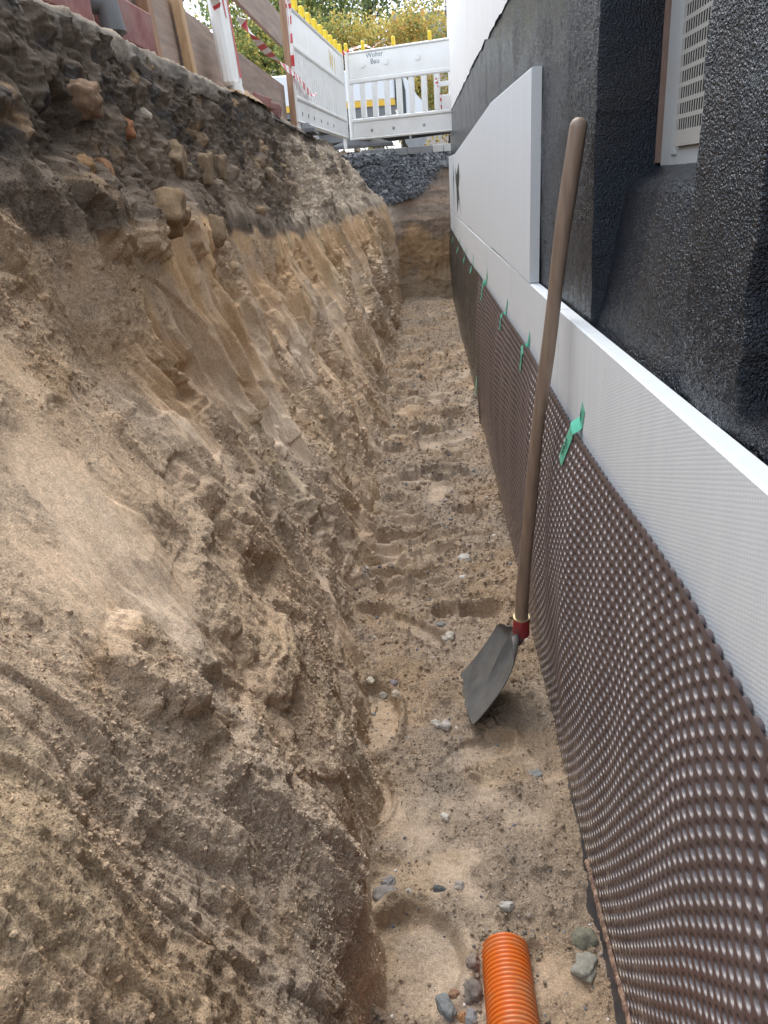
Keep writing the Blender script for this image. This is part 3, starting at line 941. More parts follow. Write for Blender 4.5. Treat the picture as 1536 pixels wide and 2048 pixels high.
# cellar window in its niche
M_frame = mat('window_frame_grey', (.43, .46, .47), .45, .06, 6, .1, 60, .001, stain=(.40, .33, .27), stain_amt=.35, stain_scale=7)
M_grille = mat('perforated_metal', (.40, .40, .375), .5, .06, 10, .05)
M_brickedge = mat('bare_reveal', (.22, .15, .125), .9, .2, 12, .5, 80, .003)
M_dark = mat('interior_shade', (.008, .008, .009), .9, spec=.1)
win = hp(empty('window', (.50, 1.5, 1.5)))
wx = .497
b = MB()
b.box((wx + .01, 1.7555, 1.85), (.03, .075, .70), ch=.003)        # far jamb
b.box((wx + .01, 1.42, 1.51), (.03, .596, .055), ch=.003)        # bottom rail
b.box((wx + .01, 1.15, 1.85), (.03, .075, .70), ch=.003)
fr = b.build('window_frame', M_frame, win); fr.location = (-.50, -1.5, -1.5)
b = MB()
b.box((wx + .002, 1.697, 1.87), (.022, .036, .70), ch=.003)
b.box((wx + .002, 1.45, 1.552), (.022, .46, .028), ch=.003)
sf = b.build('sash', M_frame, win); sf.location = (-.50, -1.5, -1.5)
b = MB(); b.box((wx + .004, 1.799, 1.85), (.035, .012, .68))
rv = b.build('reveal_edge', M_brickedge, win); rv.location = (-.50, -1.5, -1.5)
b = MB(); b.box((wx - .0065, 1.43, 1.86), (.003, .485, .60))  # pane in matt black, its colour painting the shade behind the grille slots
pn = b.build('pane', M_dark, win); pn.location = (-.50, -1.5, -1.5)
# grille: sheet with slots, built as a lattice
b = MB()
gx = wx - .012
y_hi, y_lo, z_lo, z_hi = 1.675, 1.19, 1.560, 2.16
cy_, cz_ = .0135, .0265
ny = int((y_hi - y_lo) / cy_); nz_ = int((z_hi - z_lo) / cz_)
sy_, sz_ = .0092, .0190
for k in range(nz_ + 1):
    z0 = z_lo + k * cz_
    b.box((gx, (y_hi + y_lo) / 2, z0), (.0011, y_hi - y_lo, cz_ - sz_))
for j in range(ny + 1):
    y0 = y_hi - j * cy_
    for k in range(nz_):
        z0 = z_lo + k * cz_ + cz_ / 2
        b.box((gx, y0, z0), (.0009, cy_ - sy_, sz_ + .0003))
b.box((gx, (y_hi + y_lo) / 2, z_lo - .014), (.0022, y_hi - y_lo, .020))
gl = b.build('grille', M_grille, win); gl.location = (-.50, -1.5, -1.5)

# ------------------------------------------------------------------ INSULATION BOARDS
def xps_mat(name, waffle):
    m = bpy.data.materials.new(name)
    m.use_nodes = True
    nt = m.node_tree; L = nt.links.new
    b = nt.nodes['Principled BSDF']
    tcn = N(nt, 'ShaderNodeTexCoord')
    mpv = N(nt, 'ShaderNodeMapping'); mpv.inputs['Scale'].default_value = (1, 8, .5)
    L(tcn.outputs['Object'], mpv.inputs[0])
    n1 = N(nt, 'ShaderNodeTexNoise', Scale=3, Detail=5, Roughness=.6); L(mpv.outputs[0], n1.inputs['Vector'])
    r = N(nt, 'ShaderNodeValToRGB'); e = r.color_ramp.elements
    e[0].position = .3; e[0].color = (.66, .705, .74, 1); e[1].position = .7; e[1].color = (.71, .75, .78, 1)
    L(n1.outputs['Fac'], r.inputs[0])
    n5 = N(nt, 'ShaderNodeTexNoise', Scale=9, Detail=8, Roughness=.8); L(tcn.outputs['Object'], n5.inputs['Vector'])
    m5 = N(nt, 'ShaderNodeMapRange'); m5.inputs[1].default_value = .60; m5.inputs[2].default_value = .75; m5.inputs[4].default_value = .32
    L(n5.outputs['Fac'], m5.inputs[0])
    mm = N(nt, 'ShaderNodeMixRGB'); mm.inputs[2].default_value = (.42, .40, .36, 1)
    L(m5.outputs[0], mm.inputs[0]); L(r.outputs[0], mm.inputs[1]); L(mm.outputs[0], b.inputs['Base Color'])
    b.inputs['Roughness'].default_value = .62
    # embossed diamond waffle
    mpw = N(nt, 'ShaderNodeMapping'); mpw.inputs['Rotation'].default_value = (math.radians(20), 0, 0)
    L(tcn.outputs['Object'], mpw.inputs[0])
    wa = N(nt, 'ShaderNodeTexWave', wave_type='BANDS', bands_direction='Z', Scale=52); wa.inputs['Distortion'].default_value = .9; wa.inputs['Detail'].default_value = 2
    wb = N(nt, 'ShaderNodeTexWave', wave_type='BANDS', bands_direction='Y', Scale=80); wb.inputs['Distortion'].default_value = .25
    L(mpw.outputs[0], wa.inputs['Vector']); L(mpw.outputs[0], wb.inputs['Vector'])
    pa = N(nt, 'ShaderNodeMath', operation='POWER'); L(wa.outputs['Fac'], pa.inputs[0]); pa.inputs[1].default_value = .5
    pb = N(nt, 'ShaderNodeMath', operation='POWER'); L(wb.outputs['Fac'], pb.inputs[0]); pb.inputs[1].default_value = .5
    ad = N(nt, 'ShaderNodeMath', operation='MULTIPLY_ADD'); L(pb.outputs[0], ad.inputs[0]); ad.inputs[1].default_value = .9; L(pa.outputs[0], ad.inputs[2])
    n2 = N(nt, 'ShaderNodeTexNoise', Scale=260, Detail=2); L(tcn.outputs['Object'], n2.inputs['Vector'])
    bp1 = N(nt, 'ShaderNodeBump', Strength=waffle, Distance=.0022); L(ad.outputs[0], bp1.inputs['Height'])
    bp2 = N(nt, 'ShaderNodeBump', Strength=.25, Distance=.0008); L(n2.outputs['Fac'], bp2.inputs['Height']); L(bp1.outputs[0], bp2.inputs['Normal'])
    L(bp2.outputs[0], b.inputs['Normal'])
    return m


M_x1 = xps_mat('insulation_waffle', .085)
M_x2 = xps_mat('insulation_plain', .12)
GI = 'white insulation boards fixed to the basement wall'
boards = [
    # y0, y1, z0, z1(y0), z1(y1), dx, mat, label
    (-.35, 2.030, .60, 1.206, 1.183, 0, M_x1, 'nearest low insulation board with waffle embossing and bright top edge'),
    (2.036, 4.60, .60, 1.183, 1.165, 0, M_x2, 'low insulation board running on past the shovel handle under the tall boards'),
    (4.604, 7.9, .58, 1.165, 1.150, -.001, M_x2, 'low insulation board in the middle distance above the small green tapes'),
    (7.904, 11.30, .56, 1.150, 1.136, 0, M_x2, 'farthest low insulation board at the house corner'),
    (2.63, 4.235, 1.181, 1.800, 1.842, -.002, M_x2, 'tall upper insulation board ending beside the shovel handle'),
    (4.238, 6.6, 1.170, 1.842, 1.812, 0, M_x2, 'second upper insulation board counted from the shovel handle'),
    (6.603, 9.2, 1.158, 1.812, 1.778, 0, M_x2, 'third upper insulation board from the shovel handle, with the big black splash'),
    (9.203, 11.32, 1.148, 1.778, 1.815, -.001, M_x2, 'farthest upper insulation board, ending at the house corner'),
]
for (y0, y1, z0, za, zb, dx, m, lab) in boards:
    xf, xk = .330 + dx, WX - .003
    c_ = .004
    b = MB()
    P = [(xk, y0, z0), (xk, y1, z0), (xk, y1, zb), (xk, y0, za), (xf, y0, z0), (xf, y1, z0), (xf, y1, zb - c_), (xf, y0, za - c_),
         (xf + c_, y1, zb), (xf + c_, y0, za)]
    b.add(P, [(0, 1, 2, 3), (4, 7, 6, 5), (7, 9, 8, 6), (9, 3, 2, 8), (0, 4, 5, 1), (0, 3, 9, 7, 4), (1, 5, 6, 8, 2)])
    o = b.build('insulation_board', m)
    tag(o, lab, 'insulation board', GI)
# black splashes on the farthest board
b = MB()
def splash(y0, z0, pts):
    n_ = len(pts)
    b.add([(.3275, y0 + p, z0 + q) for p, q in pts] + [(.3285, y0 + p, z0 + q) for p, q in pts],
          [tuple(range(n_))] + [(i, (i + 1) % n_, (i + 1) % n_ + n_, i + n_) for i in range(n_)])
board = [o for o in bpy.data.objects if o.get('label', '').startswith('farthest upper')][0]
splash(9.62, 1.45, [(0, .24), (.12, .10), (.07, -.05), (.0, -.22), (-.05, -.02), (-.12, .10)])
M_blk = mat('black_paint', (.03, .03, .032), .6)
b.build('paint_mark', M_blk, board)
b = MB()
splash(8.50, 1.44, [(.42, .20), (.20, .12), (-.35, .23), (-.50, .10), (-.22, 0), (-.60, -.22), (-.20, -.09), (.22, -.24), (.30, 0), (.52, .08)])
b.build('paint_mark', M_blk, [o for o in bpy.data.objects if o.get('label', '').startswith('third upper')][0])

# ------------------------------------------------------------------ DIMPLED MEMBRANE
def mem_x(y, z, black=False):
    """distance of the sheet from the trench axis, with its buckles"""
    t = np.clip(z / .95, 0, 1)
    env = np.sin(np.pi * np.clip(1.02 - t, 0, 1) ** .8)
    env0 = np.clip(1 - t, 0, 1)
    x = .324 + 0 * y
    x = x - .014 * env * np.sin(y * 2 * np.pi / 1.55 + .5) * sstep(1.0, 1.6, y) - .010 * env
    x = x - .015 * env * np.exp(-((y - 3.55) / .14) ** 2) - .022 * env * np.exp(-((y - 4.25) / .2) ** 2)
    x = x - .018 * env0 * np.exp(-((y - 4.95) / .12) ** 2)
    x = x + .014 * env * np.exp(-((y - 3.9) / .12) ** 2)
    x = x + .009 * env0 * np.exp(-((y - 1.85 - .25 * t) / .16) ** 2) - .007 * env * np.exp(-((y - 1.50 - .25 * t) / .22) ** 2)
    x = x - .022 * env * np.exp(-((y - 2.45) / .25) ** 2)
    x = x - .003 * np.sin(y * 23 + z * 3) * env
    if black: x = x + .0 - .012 * env0 * np.sin(y * 1.7)
    return np.minimum(x - .006, .3140)


def membrane(name, y0, y1, topf, botf, m, dx=0, hi=(8, 4), black=False):
    """sheet of stud dimples: every dimple is real relief pressed towards the wall"""
    pitch, pz_ = .031, .0255
    nseg, nr = hi
    rad = np.linspace(1, 0, nr + 1)[:-1]
    ny = int((y1 - y0) / pitch)
    Y0 = y0 + np.arange(ny) * pitch
    kz = int(1.15 / pz_)
    tiles = [(yy, k) for yy in Y0 for k in range(kz)]
    T = np.array(tiles)
    yc = T[:, 0] + pitch / 2; zt_ = topf(yc); kk_ = T[:, 1] + .78
    zc_ = zt_ - kk_ * pz_ + .00004 * kk_ ** 2
    ysh = lambda y_, z_: (lambda dr_: np.where(dr_ < .3, .52 * dr_ ** 2 / .6, .078 + .52 * (dr_ - .3)))(np.maximum(topf(y_) - z_, 0)) * (1 - sstep(1.6, 4.2, y_)) * (0 if black else 1)
    ok = zc_ > botf(yc - ysh(yc, zc_))
    yc, zc_ = yc[ok], zc_[ok]
    n = len(yc)
    # template: square border (4*s points), rings
    s_ = nseg // 4
    bd = []
    for e in range(4):
        for i in range(s_):
            u = -1 + 2 * i / s_
            bd.append([(u, -1), (1, u), (-u, 1), (-1, -u)][e])
    bd = np.array(bd) * .5
    ang = np.arctan2(bd[:, 1], bd[:, 0])
    tv = [np.concatenate([bd, np.zeros((nseg, 1))], 1)]
    R0 = .365
    depth = [0, 0, .12, .90, 1.0, 1.0] if nr == 6 else [0, .04, .9, 1.0]
    rr_ = [R0 * 1.18, R0 * 1.07, R0 * .98, R0 * .82, R0 * .68, R0 * .3] if nr == 6 else [R0 * 1.17, R0, R0 * .8, R0 * .6]
    for r_, d_ in zip(rr_, depth):
        tv.append(np.stack([np.cos(ang) * r_, np.sin(ang) * r_, np.full(nseg, d_)], 1))
    tv.append(np.array([[0, 0, 1.0]]))
    tv = np.concatenate(tv)
    nt_ = len(tv)
    q = []
    for r_ in range(nr):
        for i in range(nseg):
            a_, b_ = r_ * nseg + i, r_ * nseg + (i + 1) % nseg
            q.append((a_, b_, b_ + nseg, a_ + nseg))
    tri = [(nr * nseg + i, nr * nseg + (i + 1) % nseg, nt_ - 1) for i in range(nseg)]
    q = np.array(q); tri = np.array(tri)
    yy = yc[:, None] + tv[None, :, 0] * pitch
    zz = zc_[:, None] + tv[None, :, 1] * pz_
    zz = zz + (topf(yy) - topf(yc)[:, None])
    sh_ = ysh(yy, zz)
    sh_[:, nseg:] = ysh(yc, zc_)[:, None]
    yy = yy - sh_
    xx = mem_x(yy, zz, black) + dx + tv[None, :, 2] * .0150
    V = np.stack([xx, yy, zz], -1).reshape(-1, 3)
    off_ = (np.arange(n) * nt_)[:, None, None]
    # plain flange along the top
    yr = np.linspace(Y0[0], Y0[-1] + pitch, ny * 3 + 1)
    fl = []
    for kz_ in (0, .14, .285):
        zf = topf(yr) - kz_ * pz_
        zm = topf(yr) - .28 * pz_
        fl.append(np.stack([mem_x(yr, zm, black) + dx + .0005 * (kz_ < .1), yr, zf], -1))
    fl = np.stack(fl, 1)
    gf = grid_faces(len(yr), 3)[:, ::-1] + len(V)
    V = np.concatenate([V, fl.reshape(-1, 3)])
    o = npmesh(name, V, [np.concatenate([(q[None] + off_).reshape(-1, 4), gf]), (tri[None] + off_).reshape(-1, 3)], m)
    return o


M_brown = mat('brown_polyethylene', (.088, .058, .061), .46, .10, 5, .1, 90, .0006, spec=1.0, stain=(.20, .165, .14), stain_amt=.22, stain_scale=9, rvar=.07)
M_black = mat('black_polyethylene', (.030, .032, .038), .27, .2, 5, .1, 90, .0006, spec=1.0, stain=(.10, .09, .08), stain_amt=.3, stain_scale=9, rvar=.07)
mt = lambda y: np.interp(y, [.3, .66, .92, 1.12, 1.36, 1.7, 2.6, 3.5, 4.53, 5.2], [.965, .976, .995, .988, .973, .963, .981, .967, .953, .945])
mb_ = lambda y: np.interp(y, [.3, .95, 1.05, 1.18, 1.32, 1.4, 1.5, 9], [.105, .072, .058, .046, .040, .0, -.04, -.04])
memb = tag(empty('dimple_sheet', (.32, 2.7, 0)), 'glossy brown dimpled drainage sheet hanging in front of the near half of the wall', 'dimple sheet', 'dimpled sheets along the wall')
o = membrane('sheet', .44, 2.44, mt, mb_, M_brown, hi=(16, 6)); o.name = 'sheet'
o.parent = memb; o.location = -memb.location
o = membrane('sheet', .44 + .031 * 64, 5.07, mt, mb_, M_brown, hi=(12, 4))
o.parent = memb; o.location = -memb.location
for _m in (M_brown, M_black):
    _m.node_tree.nodes['Principled BSDF'].inputs['IOR'].default_value = 1.7
def splash_dirt(m_, colr=(.42, .33, .24)):
    nt = m_.node_tree; L = nt.links.new; b_ = nt.nodes['Principled BSDF']
    src = b_.inputs['Base Color'].links[0].from_socket
    g = N(nt, 'ShaderNodeNewGeometry'); sx = N(nt, 'ShaderNodeSeparateXYZ'); L(g.outputs['Position'], sx.inputs[0])
    zr = N(nt, 'ShaderNodeMapRange'); zr.inputs[1].default_value = 0; zr.inputs[2].default_value = .55
    zr.inputs[3].default_value = .20; zr.inputs[4].default_value = -.02
    L(sx.outputs[2], zr.inputs[0])
    n_ = N(nt, 'ShaderNodeTexNoise', Scale=38, Detail=9, Roughness=.8); L(g.outputs['Position'], n_.inputs['Vector'])
    a = N(nt, 'ShaderNodeMath', operation='ADD'); L(n_.outputs['Fac'], a.inputs[0]); L(zr.outputs[0], a.inputs[1])
    mr = N(nt, 'ShaderNodeMapRange'); mr.inputs[1].default_value = .63; mr.inputs[2].default_value = .74; mr.inputs[4].default_value = .75
    L(a.outputs[0], mr.inputs[0])
    mm = N(nt, 'ShaderNodeMixRGB'); mm.inputs[2].default_value = (*colr, 1)
    L(mr.outputs[0], mm.inputs[0]); L(src, mm.inputs[1]); L(mm.outputs[0], b_.inputs['Base Color'])
    rs = b_.inputs['Roughness'].links[0].from_socket
    m2 = N(nt, 'ShaderNodeMath', operation='MAXIMUM'); L(rs, m2.inputs[0]); L(mr.outputs[0], m2.inputs[1]); L(m2.outputs[0], b_.inputs['Roughness'])


splash_dirt(M_brown); splash_dirt(M_black)
# torn lower border of the brown sheet with sandy crust
ey_ = np.arange(.5, 1.345, .0016)
ezb = mb_(ey_) + .004
wig = .0035 * np.sin(ey_ * 2 * np.pi / .0316) + .004 * noise(ey_ * 60, 0, 0, 701)
rows = []
for k, (u, dxx) in enumerate([(-.014, .002), (-.010, -.004), (0, -.0065), (.007, -.004), (.011, .001)]):
    zz = ezb + u + wig * (1 if k < 3 else .5) + .002 * noise(ey_ * 200, k, 0, 702)
    rows.append(np.stack([mem_x(ey_, zz) - .002 + dxx, ey_, zz], -1))
RV = np.stack(rows, 1)
o = npmesh('cut_edge', RV.reshape(-1, 3), grid_faces(RV.shape[0], RV.shape[1])[:, ::-1], mat('crusted_edge', (.16, .10, .075), .8, .3, 60, .6, 220, .003, stain=(.60, .42, .30), stain_amt=1.0, stain_scale=48), memb)
o.location = -memb.location
memk = tag(empty('dimple_sheet', (.33, 8, 0)), 'black dimpled drainage sheet along the far half of the wall, behind the brown one', 'dimple sheet', 'dimpled sheets along the wall')
mtk = lambda y: np.interp(y, [4.9, 5.2, 6.4, 8.3, 10.5, 11.4], [.955, .95, .927, .93, .933, .93])
o = membrane('sheet', 4.9, 11.28, mtk, lambda y: 0 * y - .04, M_black, dx=.006, hi=(12, 4), black=True)
o.parent = memk; o.location = -memk.location
# smooth dark sheet showing under the cut edge
uy = np.linspace(.4, 1.6, 120); uz = np.linspace(-.05, .3, 20)
UY, UZ = np.meshgrid(uy, uz, indexing='ij')
UX = .330 + .006 * fbm(UY * 8, UZ * 8, 0, 711, 3) - .034 * sstep(.1, -.03, UZ)
o = npmesh('smooth_sheet', np.stack([UX, UY, UZ], -1).reshape(-1, 3), grid_faces(120, 20)[:, ::-1], mat('slate_foil', (.050, .053, .064), .32, .15, 6, .3, 40, .002, spec=.6, stain=(.16, .14, .12), stain_amt=.4, stain_scale=12))
tag(o, 'smooth dark foil showing below the crusted cut edge of the brown sheet', 'foil')

# ------------------------------------------------------------------ GREEN TAPES
M_tape = mat('green_tape', (.15, .62, .45), .35, .06, 20, .08, 200, .0004, spec=.5)
M_ink = mat('black_ink', (.01, .012, .012), .5)


def text_mesh(name, s, size, m, parent, mw, ext=.0002):
    cu = bpy.data.curves.new(name, 'FONT'); cu.body = s; cu.size = size; cu.extrude = ext
    cu.align_x = 'CENTER'; cu.align_y = 'CENTER'; cu.resolution_u = 2
    o = bpy.data.objects.new(name, cu)
    dg = bpy.context.evaluated_depsgraph_get()
    C.objects.link(o); bpy.context.view_layer.update()
    me = bpy.data.meshes.new_from_object(o.evaluated_get(dg))
    C.objects.unlink(o); bpy.data.objects.remove(o)
    me.name = name
    me.transform(mw)
    me.materials.clear(); me.materials.append(m)
    t = bpy.data.objects.new(name, me); C.objects.link(t)
    if parent is not None: t.parent = parent
    return t


def tape(y, pts, wdt, label, txt=None):
    """strip along pts = [(y,z,x)...], width along the wall; first half on the board, rest hanging over the sheet"""
    r = tag(empty('green_tape', (pts[0][2], pts[0][0], pts[0][1])), label, 'adhesive tape', 'green tapes holding the dimpled sheets')
    P = [Vector((p[2] if p[2] > .322 else min(p[2], float(mem_x(np.float64(p[0]), np.float64(p[1]))) - .003), p[0], p[1])) for p in pts]
    # smooth the path
    Q = []
    for i in range(len(P) - 1):
        for t in np.linspace(0, 1, 9)[:-1]: Q.append(P[i].lerp(P[i + 1], t))
    Q.append(P[-1])
    b = MB(); vs = []; n_ = len(Q)
    for i, q_ in enumerate(Q):
        d = (Q[min(i + 1, n_ - 1)] - Q[max(i - 1, 0)]).normalized()
        s_ = Vector((-1, 0, 0)).cross(d); s_ = (s_ - Vector((s_.x, 0, 0))).normalized() * wdt / 2
        th = Vector((.0006, 0, 0)); bow = Vector((-.0025, 0, 0))
        vs += [q_ - s_, q_ + bow, q_ + s_, q_ - s_ + th, q_ + bow + th, q_ + s_ + th]
    fs = []
    for i in range(n_ - 1):
        a = i * 6; c = a + 6
        for (u, v) in ((0, 1), (1, 2), (2, 5), (5, 4), (4, 3), (3, 0)):
            fs.append((a + u, a + v, c + v, c + u))
    fs += [(0, 3, 4, 1), (1, 4, 5, 2)]; e = (n_ - 1) * 6; fs += [(e, e + 1, e + 4, e + 3), (e + 1, e + 2, e + 5, e + 4)]
    b.add(vs, fs)
    o = b.build('tape_strip', M_tape, r, smooth=True); o.location = -r.location
    if txt:
        for (i0, i1, s, sz) in txt:
            A, B = P[i0], P[i1]
            d = (B - A).normalized()
            nrm = Vector((-1, 0, 0)); nrm = (nrm - d * nrm.dot(d)).normalized()
            yv = nrm.cross(d)
            M4 = Matrix((d, yv, nrm)).transposed().to_4x4(); M4.translation = (A + B) / 2 + nrm * .0036
            t = text_mesh('tape_print', s, sz, M_ink, r, M4); t.location = -r.location
    return r


xt = .3285
tape(0, [(1.671, 1.028, xt), (1.690, .985, xt), (1.702, .968, xt - .007), (1.712, .955, xt - .014), (1.778, .866, .312)], .036,
     'nearest green tape, largest, black print on both halves, over the brown sheet edge', [(0, 1, '-AEX', .014), (3, 4, 'xKlebo', .022)])
tape(0, [(2.615, 1.014, xt), (2.66, .965, xt), (2.69, .95, xt - .014), (2.74, .875, .312)], .034,
     'second nearest green tape with faint black print, left of the shovel handle', [(2, 3, 'Kleboxx', .018)])
tape(0, [(3.37, 1.025, xt), (3.44, .955, xt), (3.46, .945, xt - .012), (3.44, .89, .312)], .026, 'third green tape from the front, straight and plain', [(2, 3, 'Klebo', .017)])
tape(0, [(4.5, 1.022, xt), (4.62, .955, xt), (4.66, .94, xt - .016), (4.74, .845, .312)], .034, 'fourth green tape from the front, curled where it crosses the sheet')
tape(0, [(5.86, 1.0, xt), (5.93, .945, xt), (6.06, .866, .312)], .03, 'fifth green tape, thin, first one over the black sheet')
tape(0, [(6.86, .99, xt), (6.98, .93, xt), (7.2, .84, .312)], .034, 'sixth green tape, second one over the black sheet')
tape(0, [(8.2, .985, xt), (8.35, .92, xt), (8.75, .80, .312)], .04, 'seventh green tape, bent, third one over the black sheet')
tape(0, [(9.9, .97, xt), (10.05, .91, xt), (10.4, .80, .312)], .04, 'green tape farthest away near the house corner')
tape(0, [(5.10, .30, .296), (5.16, .235, .292), (5.24, .145, .290)], .05, 'short green tape low down on the overlap of brown and black sheets')
tape(0, [(10.35, .26, .318), (10.45, .12, .316), (10.5, .02, .314)], .04, 'tiny green tape low on the far end of the black sheet')

# ------------------------------------------------------------------ SHOVEL
splash_dirt(M_tape, (.35, .38, .28))

shov = tag(empty('shovel', (.15, 1.98, 0)), 'shovel with long worn wooden handle leaning against the wall, blade on the sand', 'shovel')
M_wood_h = mat('worn_handle_wood', (.25, .18, .135), .5, .16, 5, .18, 30, .0012, col2=(.34, .26, .20), stretch=(14, 14, 1.2), stain=(.27, .22, .18), stain_amt=.45, stain_scale=3, rvar=.12)
A, B = Vector((.238, 2.02, .275)), Vector((.331, 1.858, 1.592))
pts = []; rads = []
ax = (B - A).normalized(); side = Vector((-1, 0, 0)) - ax * Vector((-1, 0, 0)).dot(ax); side.normalize()
for i in range(41):
    t = i / 40
    pts.append(A.lerp(B, t) + side * (.022 * 4 * t * (1 - t) * (.75 - .3 * t) + .0015 * math.sin(t * 17)))
    r = .0225 if t < .9 else .0225
    r = .0196 - .0028 * math.sin(t * math.pi) + .0006 * math.sin(t * 23)
    rads.append(r)
d = (pts[-1] - pts[-2]).normalized()
for k in range(1, 7):
    th = k / 6 * math.pi / 2
    pts.append(pts[40] + d * (.019 * math.sin(th))); rads.append(max(.0006, rads[40] * math.cos(th)))
b = MB(); b.tube(pts, rads, 24); h = b.build('handle', M_wood_h, shov, smooth=True); h.location = -shov.location
# socket, red with a pale rim
M_red = mat('red_lacquer', (.36, .03, .04), .5, .2, 30, .3, 90, .001, stain=(.13, .10, .09), stain_amt=.8, stain_scale=22)
M_steel = mat('worn_steel', (.115, .12, .122), .5, .25, 14, .35, 160, .0012, metal=.2, stain=(.20, .18, .15), stain_amt=.6, stain_scale=10, rvar=.1)
dn = (A - pts[2]).normalized()
S0 = A + (-dn) * .012; S1 = A + dn * .052
b = MB(); b.tube([S0, S0 + dn * .001, S0 + dn * .03, S1], [.0242, .0248, .0250, .0258], 24)
s = b.build('socket', M_red, shov, smooth=True); s.location = -shov.location
b = MB(); b.tube([S0 - dn * .002, S0 + dn * .002], [.0256, .0256], 24)
s2 = b.build('socket_rim', mat('brass_rim', (.50, .42, .25), .4, metal=.5), shov, smooth=True); s2.location = -shov.location
# blade: local frame: u across (along y), v from the socket down to the cutting edge
bu = Vector((-.06, -1, -.05)).normalized()
top_c = S1 + Vector((-.004, 0, .012))
edge_c = Vector((.068, 1.982, .020))
bv_ = (edge_c - top_c); Lb = bv_.length; bv_.normalize()
bu = (bu - bv_ * bu.dot(bv_)).normalized()
bn = bu.cross(bv_)
if bn.z < 0: bn = -bn
NU, NV = 41, 49
BVv = np.zeros((NU, NV, 3)); BW = np.zeros((NU, NV))
for j in range(NV):
    t = j / (NV - 1)
    half = np.interp(t, [0, .04, .10, .18, .45, .9, 1], [.038, .080, .118, .140, .154, .158, .156])
    for i in range(NU):
        u = -1 + 2 * i / (NU - 1)
        edge_bow = .016 * (1 - u * u) * sstep(.8, 1, t)
        v_ = t * Lb + edge_bow + .020 * abs(u) ** 2.5 * (1 - sstep(0, .35, t))
        # dish: edges stand up, back rises to the socket; frog rib down the middle
        dish = .024 * (abs(u) ** 2.2) * (1 - .7 * t) + .018 * math.sin(math.pi * min(1, t * .95)) * -.8
        rib = .018 * math.exp(-(u * half / .020) ** 2) * (1 - sstep(.25, .72, t))
        rib += .0035 * math.exp(-(u * half / .004) ** 2) * (1 - sstep(.5, .75, t))
        p = top_c + bv_ * v_ + bu * (u * half) + bn * (dish + rib)
        BVv[i, j] = p
thk = np.array(bn) * -.0028
Vt = np.concatenate([BVv.reshape(-1, 3), (BVv + thk).reshape(-1, 3)])
Fa = grid_faces(NU, NV); nn_ = NU * NV
Fb = Fa[:, ::-1] + nn_
rim = [i * NV for i in range(NU)] + [(NU - 1) * NV + j for j in range(1, NV)] + [i * NV + NV - 1 for i in range(NU - 2, -1, -1)] + [j for j in range(NV - 2, 0, -1)]
rim = np.array(rim); Fr = np.stack([rim, np.roll(rim, -1), np.roll(rim, -1) + nn_, rim + nn_], 1)
bl = npmesh('blade', Vt, [np.concatenate([Fa, Fb, Fr])], M_steel, shov)
bl.location = -shov.location
try: bl.data.set_sharp_from_angle(angle=math.radians(50))
except Exception: pass
# tang straps clasping the blade under the socket, flaking red
b = MB()
b.tube([S1 - dn * .006, S1 + dn * .012 + bv_ * .01, S1 + bv_ * .07 + bn * .006, S1 + bv_ * .12 + bn * .004], [.0265, .024, .017, .004], 14, squash=.6)
tg = b.build('tang', mat('flaking_red_steel', (.11, .11, .105), .5, .2, 14, .3, 120, .001, metal=.4, stain=(.30, .08, .08), stain_amt=.4, stain_scale=16), shov, smooth=True); tg.location = -shov.location

# ------------------------------------------------------------------ ORANGE CORRUGATED PIPE
pc0, pc1 = Vector((.104, 1.135, .014)), Vector((.104, .80, .052))
dr = (pc1 - pc0); Lp = dr.length; dr.normalize()
pitch = .0104; n_ = int(Lp / pitch * 8)
pts = []; rads = []
for i in range(n_ + 1):
    t = i / n_ * Lp
    ph = (t / pitch) % 1
    pts.append(pc0 + dr * t)
    rads.append(.0445 + .0052 * (sstep(.05, .3, ph) - sstep(.68, .93, ph)))
b = MB(); b.tube(pts, rads, 48, cap=False)
M_or = mat('orange_plastic', (.70, .165, .022), .38, .05, 6, .05, 60, .0005, spec=.5, stain=(.42, .27, .15), stain_amt=.6, stain_scale=11, rvar=.1)
pipe = b.build('corrugated_pipe', M_or, smooth=False)
pipe.data.polygons.foreach_set('use_smooth', [True] * len(pipe.data.polygons))
tag(pipe, 'orange corrugated drainage pipe coming up out of the trench floor', 'pipe')
# gravel banked against the pipe mouth and its sides
np_ = 70
tt = rng.uniform(0, 1, np_); sd_ = rng.choice([-1, 1], np_)
P = np.stack([.104 + sd_ * rng.uniform(.04, .075, np_), 1.16 - tt * .25, np.zeros(np_)], -1)
k = rng.uniform(0, 1, np_) < .35
P[k, 0] = .104 + rng.uniform(-.055, .055, k.sum()); P[k, 1] = 1.150 + rng.normal(0, .010, k.sum())
P[:, 2] = [floor_z(a, b_) + rng.uniform(-.002, .012) for a, b_ in P[:, :2]]
P[k, 2] += .012
Cc = PC[rng.choice(len(PC), np_, p=[.05, .10, .14, .08, .2, .2, .1, .13])] * .85
Cc[rng.uniform(0, 1, np_) < .55] = np.array([.40, .33, .25])
tag(rocks('gravel_round_pipe', P, rng.gamma(2, .0017, np_) + .002, Cc, M_crumb, .22, base=(IV2, IF2), smooth=True, gran=.6), 'fine gravel banked against the orange pipe', 'gravel', kind='stuff')

